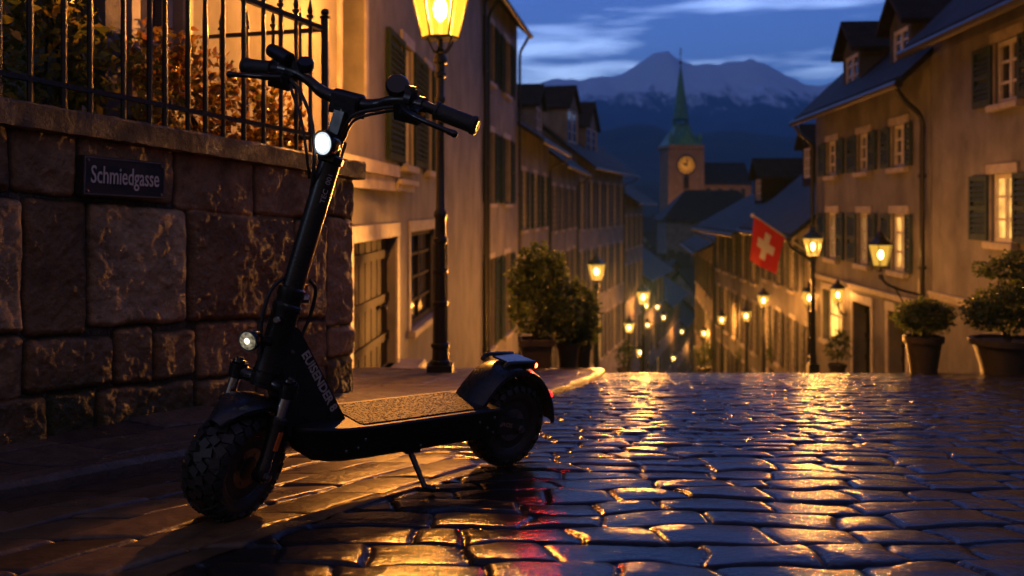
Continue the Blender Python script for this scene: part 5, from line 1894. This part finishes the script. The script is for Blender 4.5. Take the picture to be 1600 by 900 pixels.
for (s, h) in ((.30, .195), (.345, .20), (.37, .225), (.60, .175), (.86, .225), (.90, .20), (.93, .235), (.93, .18), (.965, .20)):
    b.lathe((s, .112, h), (0, 1, 0), [(0, .0055), (.003, .0055), (.0045, .003)], 8)
part(b, 'screw', 'steel', deck, 30)
# front neck block
b = MB(SCv)
b.prism([(s, 0, h) for s, h in ((.085, .40), (.17, .30), (.24, .264), (.24, .22), (.155, .20), (.12, .25))], Vector((0, -.04, 0)), Vector((0, .04, 0)))
part(b, 'neck', 'gloss_black', smooth=30, bevel=.008)

# ---- rear: swing arms, mudguard, rack with tail light
b = MB(SCv)
for s_ in (-1, 1):
    b.prism([(s, s_ * .075, h) for s, h in ((.93, .245), (1.0, .222), (1.13, .192), (1.145, .165), (1.13, .138), (1.0, .15), (.93, .17))], Vector((0, -.008, 0)), Vector((0, .008, 0)))
arm = part(b, 'swing_arm', 'satin_black', smooth=30, bevel=.003)
for s_ in (-1, 1):
    b = MB(SCv)
    b.lathe((1.10, s_ * .083, .163), (0, s_, 0), [(0, .017), (.008, .017), (.010, .010), (.017, .010)], 6)
    part(b, 'axle_nut', 'steel', arm, 30)
vs, fs = text_mesh('RWOS', .022, 1.2, 0, .0005)
b = MB(SCv); dx_ = Vector((.97, 0, -.22)).normalized(); dy_ = Vector((.22, 0, .97))
b.add([Vector((1.02, .0836, .187)) + dx_ * v[0] + dy_ * v[1] for v in vs], fs)
part(b, 'lettering', 'decal_dim', arm, 0)
rpts = [(.885, .262), (.905, .283), (.935, .318), (.97, .352), (1.01, .376), (1.06, .389), (1.11, .388), (1.16, .372), (1.205, .343), (1.245, .302), (1.275, .255), (1.295, .205), (1.302, .165)]
rpts = [tuple(p)[:2] for p in bez([(s, h, 0) for s, h in rpts], 3)]
rg = guard(SCv, (1.1, .163), rpts, .076, .022, .004, 'rear_mudguard', 'fender')
b = MB(SCv)
b.tube(bez([(1.00, -.058, .395), (1.03, -.060, .412), (1.16, -.060, .408)], 5), .008, 8)
b.tube(bez([(1.00, .058, .395), (1.03, .060, .412), (1.16, .060, .408)], 5), .008, 8)
b.obox((0, 0, 0), (1, 0, 0), (0, 1, 0), (0, 0, 1), 1.04, 1.165, -.045, .045, .404, .411)
b.obox((0, 0, 0), (1, 0, 0), (0, 1, 0), (0, 0, 1), 1.120, 1.162, -.062, .062, .385, .403)
rack = part(b, 'rack', 'gloss_black', smooth=35)
b = MB(SCv); b.obox((0, 0, 0), (1, 0, 0), (0, 1, 0), (0, 0, 1), 1.1625, 1.176, -.05, .064, .386, .404); part(b, 'tail_light', 'tail_on', rack, 0, bevel=.004)
b = MB(SCv); b.lathe((1.288, .035, .262), (.9, .2, .35), [(0, .014), (.012, .014), (.016, .008)], 12); part(b, 'reflector', 'reflector_glow', rg, 35)
l_ = bpy.data.lights.new('tail_glow', 'POINT'); l_.energy, l_.color, l_.shadow_soft_size = .8, (1., .04, .02), .012
lo_ = bpy.data.objects.new('tail_glow', l_); col.objects.link(lo_); lo_.parent = scooter; lo_.location = SCv((1.205, .045, .392)) - sog

# ---- kickstand
foot = Vector((-.282, 3.136, gz(3.136) + .012))
top_ = SCv((.58, .075, .160))
b = MB()
b.tube([top_, top_.lerp(foot, .12), top_.lerp(foot, .15), top_.lerp(foot, .97)], [.016, .014, .010, .009], 10)
b.tube([foot + (top_ - foot) * .05, foot + se * .035 + Vector((0, 0, -.006))], [.010, .012], 8)
b.obox(top_, se, SN, SU, -.03, .03, -.02, .03, -.012, .02)
part(b, 'kickstand', 'satin_black', smooth=35)

# ---- handlebar
HC = Vector((.257, 0, 1.268))
bar_pts = lambda s_: bez([(.257, 0, 1.268), (.257, .055 * s_, 1.268), (.252, .10 * s_, 1.276), (.246, .155 * s_, 1.302), (.248, .215 * s_, 1.312), (.262, .30 * s_, 1.305), (.285, .425 * s_, 1.288)], 6)
b = MB(FT)
for s_ in (-1, 1):
    p = bar_pts(s_)
    b.tube(p, [.0195] * 14 + [.0165] * (len(p) - 14), 18)
hb = part(b, 'handlebar', 'satin_black', smooth=40)
b = MB(FT)
b.lathe(HC + Vector((0, -.05, 0)), (0, 1, 0), [(0, .024), (.004, .029), (.096, .029), (.10, .024)], 18)
b.obox(HC, (1, 0, 0), (0, 1, 0), (0, 0, 1), -.030, .030, -.045, .045, -.045, .014)
part(b, 'clamp', 'gloss_black', hb, 35)
for s_ in (-1, 1):
    p = bar_pts(s_)
    e1_, e0_ = p[-1], Vector((.266, .292 * s_, 1.3045))
    d_ = (e1_ - e0_).normalized(); Lg = (e1_ - e0_).length
    pr = [(0, .020), (.004, .0285), (.012, .0285), (.014, .0255)]
    for q in range(14):
        x = .018 + (Lg - .04) * q / 14
        pr += [(x, .0258), (x + (Lg - .04) / 28, .0248)]
    pr += [(Lg - .018, .0255), (Lg - .016, .0285), (Lg - .004, .0285), (Lg, .020)]
    b = MB(FT); b.lathe(e0_, d_, pr, 20); part(b, 'grip', 'rubber', hb, 50)
    # brake lever with its clamp
    c_ = Vector((.258, .245 * s_, 1.309))
    b = MB(FT)
    b.lathe(c_ - Vector((0, .014 * s_, 0)), (0, s_, 0), [(0, .026), (.028, .026)], 16)
    b.obox(c_, (1, 0, .4), (0, s_, 0), (-.4, 0, 1), -.055, -.012, -.055, .025, -.035, .006)
    b.tube(bez([c_ + Vector((-.045, -.03 * s_, -.020)), c_ + Vector((-.068, .02 * s_, -.030)), c_ + Vector((-.075, .09 * s_, -.040)), c_ + Vector((-.066, .155 * s_, -.050))], 6), [.0105] * 8 + [.008] * 9 + [.0095] * 2, 10)
    b.ball(c_ + Vector((-.065, .158 * s_, -.0505)), .011)
    b.lathe(c_ + Vector((-.045, -.03 * s_, -.035)), (0, 0, 1), [(0, .011), (.03, .011)], 10)
    part(b, 'brake_lever', 'gloss_black', hb, 40)
    # cable from the lever to the stem
    b = MB(FT)
    if s_ > 0:
        b.tube(bez([c_ + Vector((-.045, -.055, -.02)), (.205, .15, 1.275), (.19, .07, 1.235), (.215, .022, 1.165)], 8), .0055, 8)
        b.tube(bez([c_ + Vector((-.035, -.055, -.03)), (.225, .14, 1.262), (.215, .06, 1.22), (.235, .02, 1.15)], 8), .0045, 8)
    else:
        b.tube(bez([c_ + Vector((-.045, .055, -.02)), (.195, -.14, 1.27), (.165, -.06, 1.20), (.15, -.02, 1.12), (.155, -.012, 1.05), (.17, -.02, .98)], 8), .0055, 8)
        b.tube(bez([c_ + Vector((-.04, .055, -.03)), (.185, -.15, 1.25), (.16, -.09, 1.19), (.145, -.045, 1.11), (.165, -.03, 1.02)], 8), .0045, 8)
    part(b, 'cable', 'rubber', hb, 40)
# switch pods
b = MB(FT)
b.lathe((.235, -.215, 1.345), (.25, -.95, .15), [(0, .012), (.004, .022), (.05, .024), (.10, .022), (.104, .012)], 14)
b.obox((.25, -.19, 1.325), (1, 0, 0), (0, 1, 0), (0, 0, 1), -.014, .014, -.018, .018, -.02, .02)
b.lathe((.240, -.160, 1.342), (-.6, .2, .75), [(-.012, .024), (.010, .026), (.016, .022)], 16)
part(b, 'display', 'gloss_black', hb, 40)
b = MB(FT)
b.lathe((.248, .165, 1.347), (.75, -.25, -.45), [(-.016, .030), (-.010, .035), (.014, .035), (.020, .028)], 22)
b.obox((.25, .185, 1.322), (1, 0, 0), (0, 1, 0), (0, 0, 1), -.012, .012, -.014, .014, -.02, .02)
thr = part(b, 'throttle_display', 'gloss_black', hb, 40)
b = MB(FT); b.lathe((.252, .205, 1.318), (0, 1, 0), [(0, .030), (.022, .031), (.024, .024)], 16); b.obox((.235, .215, 1.35), (1, 0, 0), (0, 1, 0), (0, 0, 1), -.01, .012, -.012, .012, -.015, .008); part(b, 'switch', 'satin_black', hb, 40)

# ---- headlights
def headlight(c, d, r, ln, lensm, name):
    c, d = Vector(c), Vector(d).normalized()
    b = MB(FT)
    b.lathe(c, -d, [(-.002, r * 1.0), (-.004, r * 1.14), (.004, r * 1.18), (.012, r * 1.14), (ln * .5, r * 1.02), (ln * .85, r * .72), (ln, r * .4)], 28)
    hl = part(b, name, 'gloss_black', stem if c.z > .8 else stem_s, 40)
    b = MB(FT)
    b.lathe(c + d * .003, d, [(-.004, r * 1.0), (.002, r * 1.0), (.002, r * 1.12), (-.004, r * 1.12)], 28, closed=True)
    part(b, 'rim', 'steel', hl, 40)
    b = MB(FT)
    b.lathe(c + d * .0045, d, [(-.004, r * .96), (.000, r * .96), (.002, r * .82)], 28)
    b.cur = 1
    k_ = .74 if lensm[0] == 'headlight_ring' else .36
    b.lathe(c + d * .0045, d, [(.0012, r * k_), (.0034, r * k_ * .96), (.0046, r * .1)], 28)
    part(b, 'lens', [M[q] for q in lensm], hl, 40)
    return hl
headlight((.158, .004, 1.135), (-1, -.12, -.02), .0345, .06, ('headlight_ring', 'headlight_on'), 'headlight')
b = MB(FT); b.obox((.20, 0, 1.13), (1, 0, 0), (0, 1, 0), (0, 0, 1), -.015, .03, -.012, .012, -.012, .012); part(b, 'bracket', 'satin_black', stem, 30)
headlight((-.045, 0, .552), (-1, .10, -.03), .0265, .055, ('headlight_dim', 'headlight_low'), 'headlight')
b = MB(FT); b.tube([(-.0, 0, .548), (.05, 0, .535)], [.012, .016], 10); part(b, 'bracket', 'satin_black', stem_s, 30)
# loose cable loops at the folding joint
b = MB(FT)
b.tube(bez([at(.72) + Vector((-.030, -.02, 0)), at(.68) + Vector((-.060, -.03, 0)), at(.60) + Vector((-.062, -.03, 0)), at(.53) + Vector((-.050, -.02, 0)), at(.47) + Vector((-.038, -.01, 0))], 8), .0055, 8)
b.tube(bez([at(.72) + Vector((.032, .03, 0)), at(.69) + Vector((.062, .04, 0)), at(.62) + Vector((.075, .04, 0)), at(.55) + Vector((.07, .035, 0)), at(.50) + Vector((.06, .03, 0))], 8), .0055, 8)
part(b, 'cable', 'rubber', stem, 40)
# ------------------------------------------------------------------ camera and render settings
cam = bpy.data.cameras.new('camera')
co = bpy.data.objects.new('camera', cam)
col.objects.link(co)
co.location = (0, 0, EYE)
co.rotation_euler = (math.pi / 2, 0, 0)
cam.sensor_width = 36.
cam.lens = 36. * F / 1600.
cam.shift_y = -125. / 1600.
cam.clip_start, cam.clip_end = .05, 30000.
cam.dof.use_dof = True
cam.dof.focus_distance = 3.0
cam.dof.aperture_fstop = 3.0
sc.camera = co
sc.view_settings.view_transform = 'Standard'
sc.view_settings.look = 'None'
sc.view_settings.exposure = 1.0
sc.view_settings.gamma = 1.
sc.render.engine = 'CYCLES'
cy = sc.cycles
cy.max_bounces, cy.diffuse_bounces, cy.glossy_bounces, cy.transparent_max_bounces = 7, 3, 4, 12
cy.sample_clamp_indirect = 4.
cy.sample_clamp_direct = 60.
cy.caustics_reflective = cy.caustics_refractive = False
cy.volume_bounces = 0
cy.use_denoising = True
try: cy.denoiser = 'OPENIMAGEDENOISE'
except Exception: pass
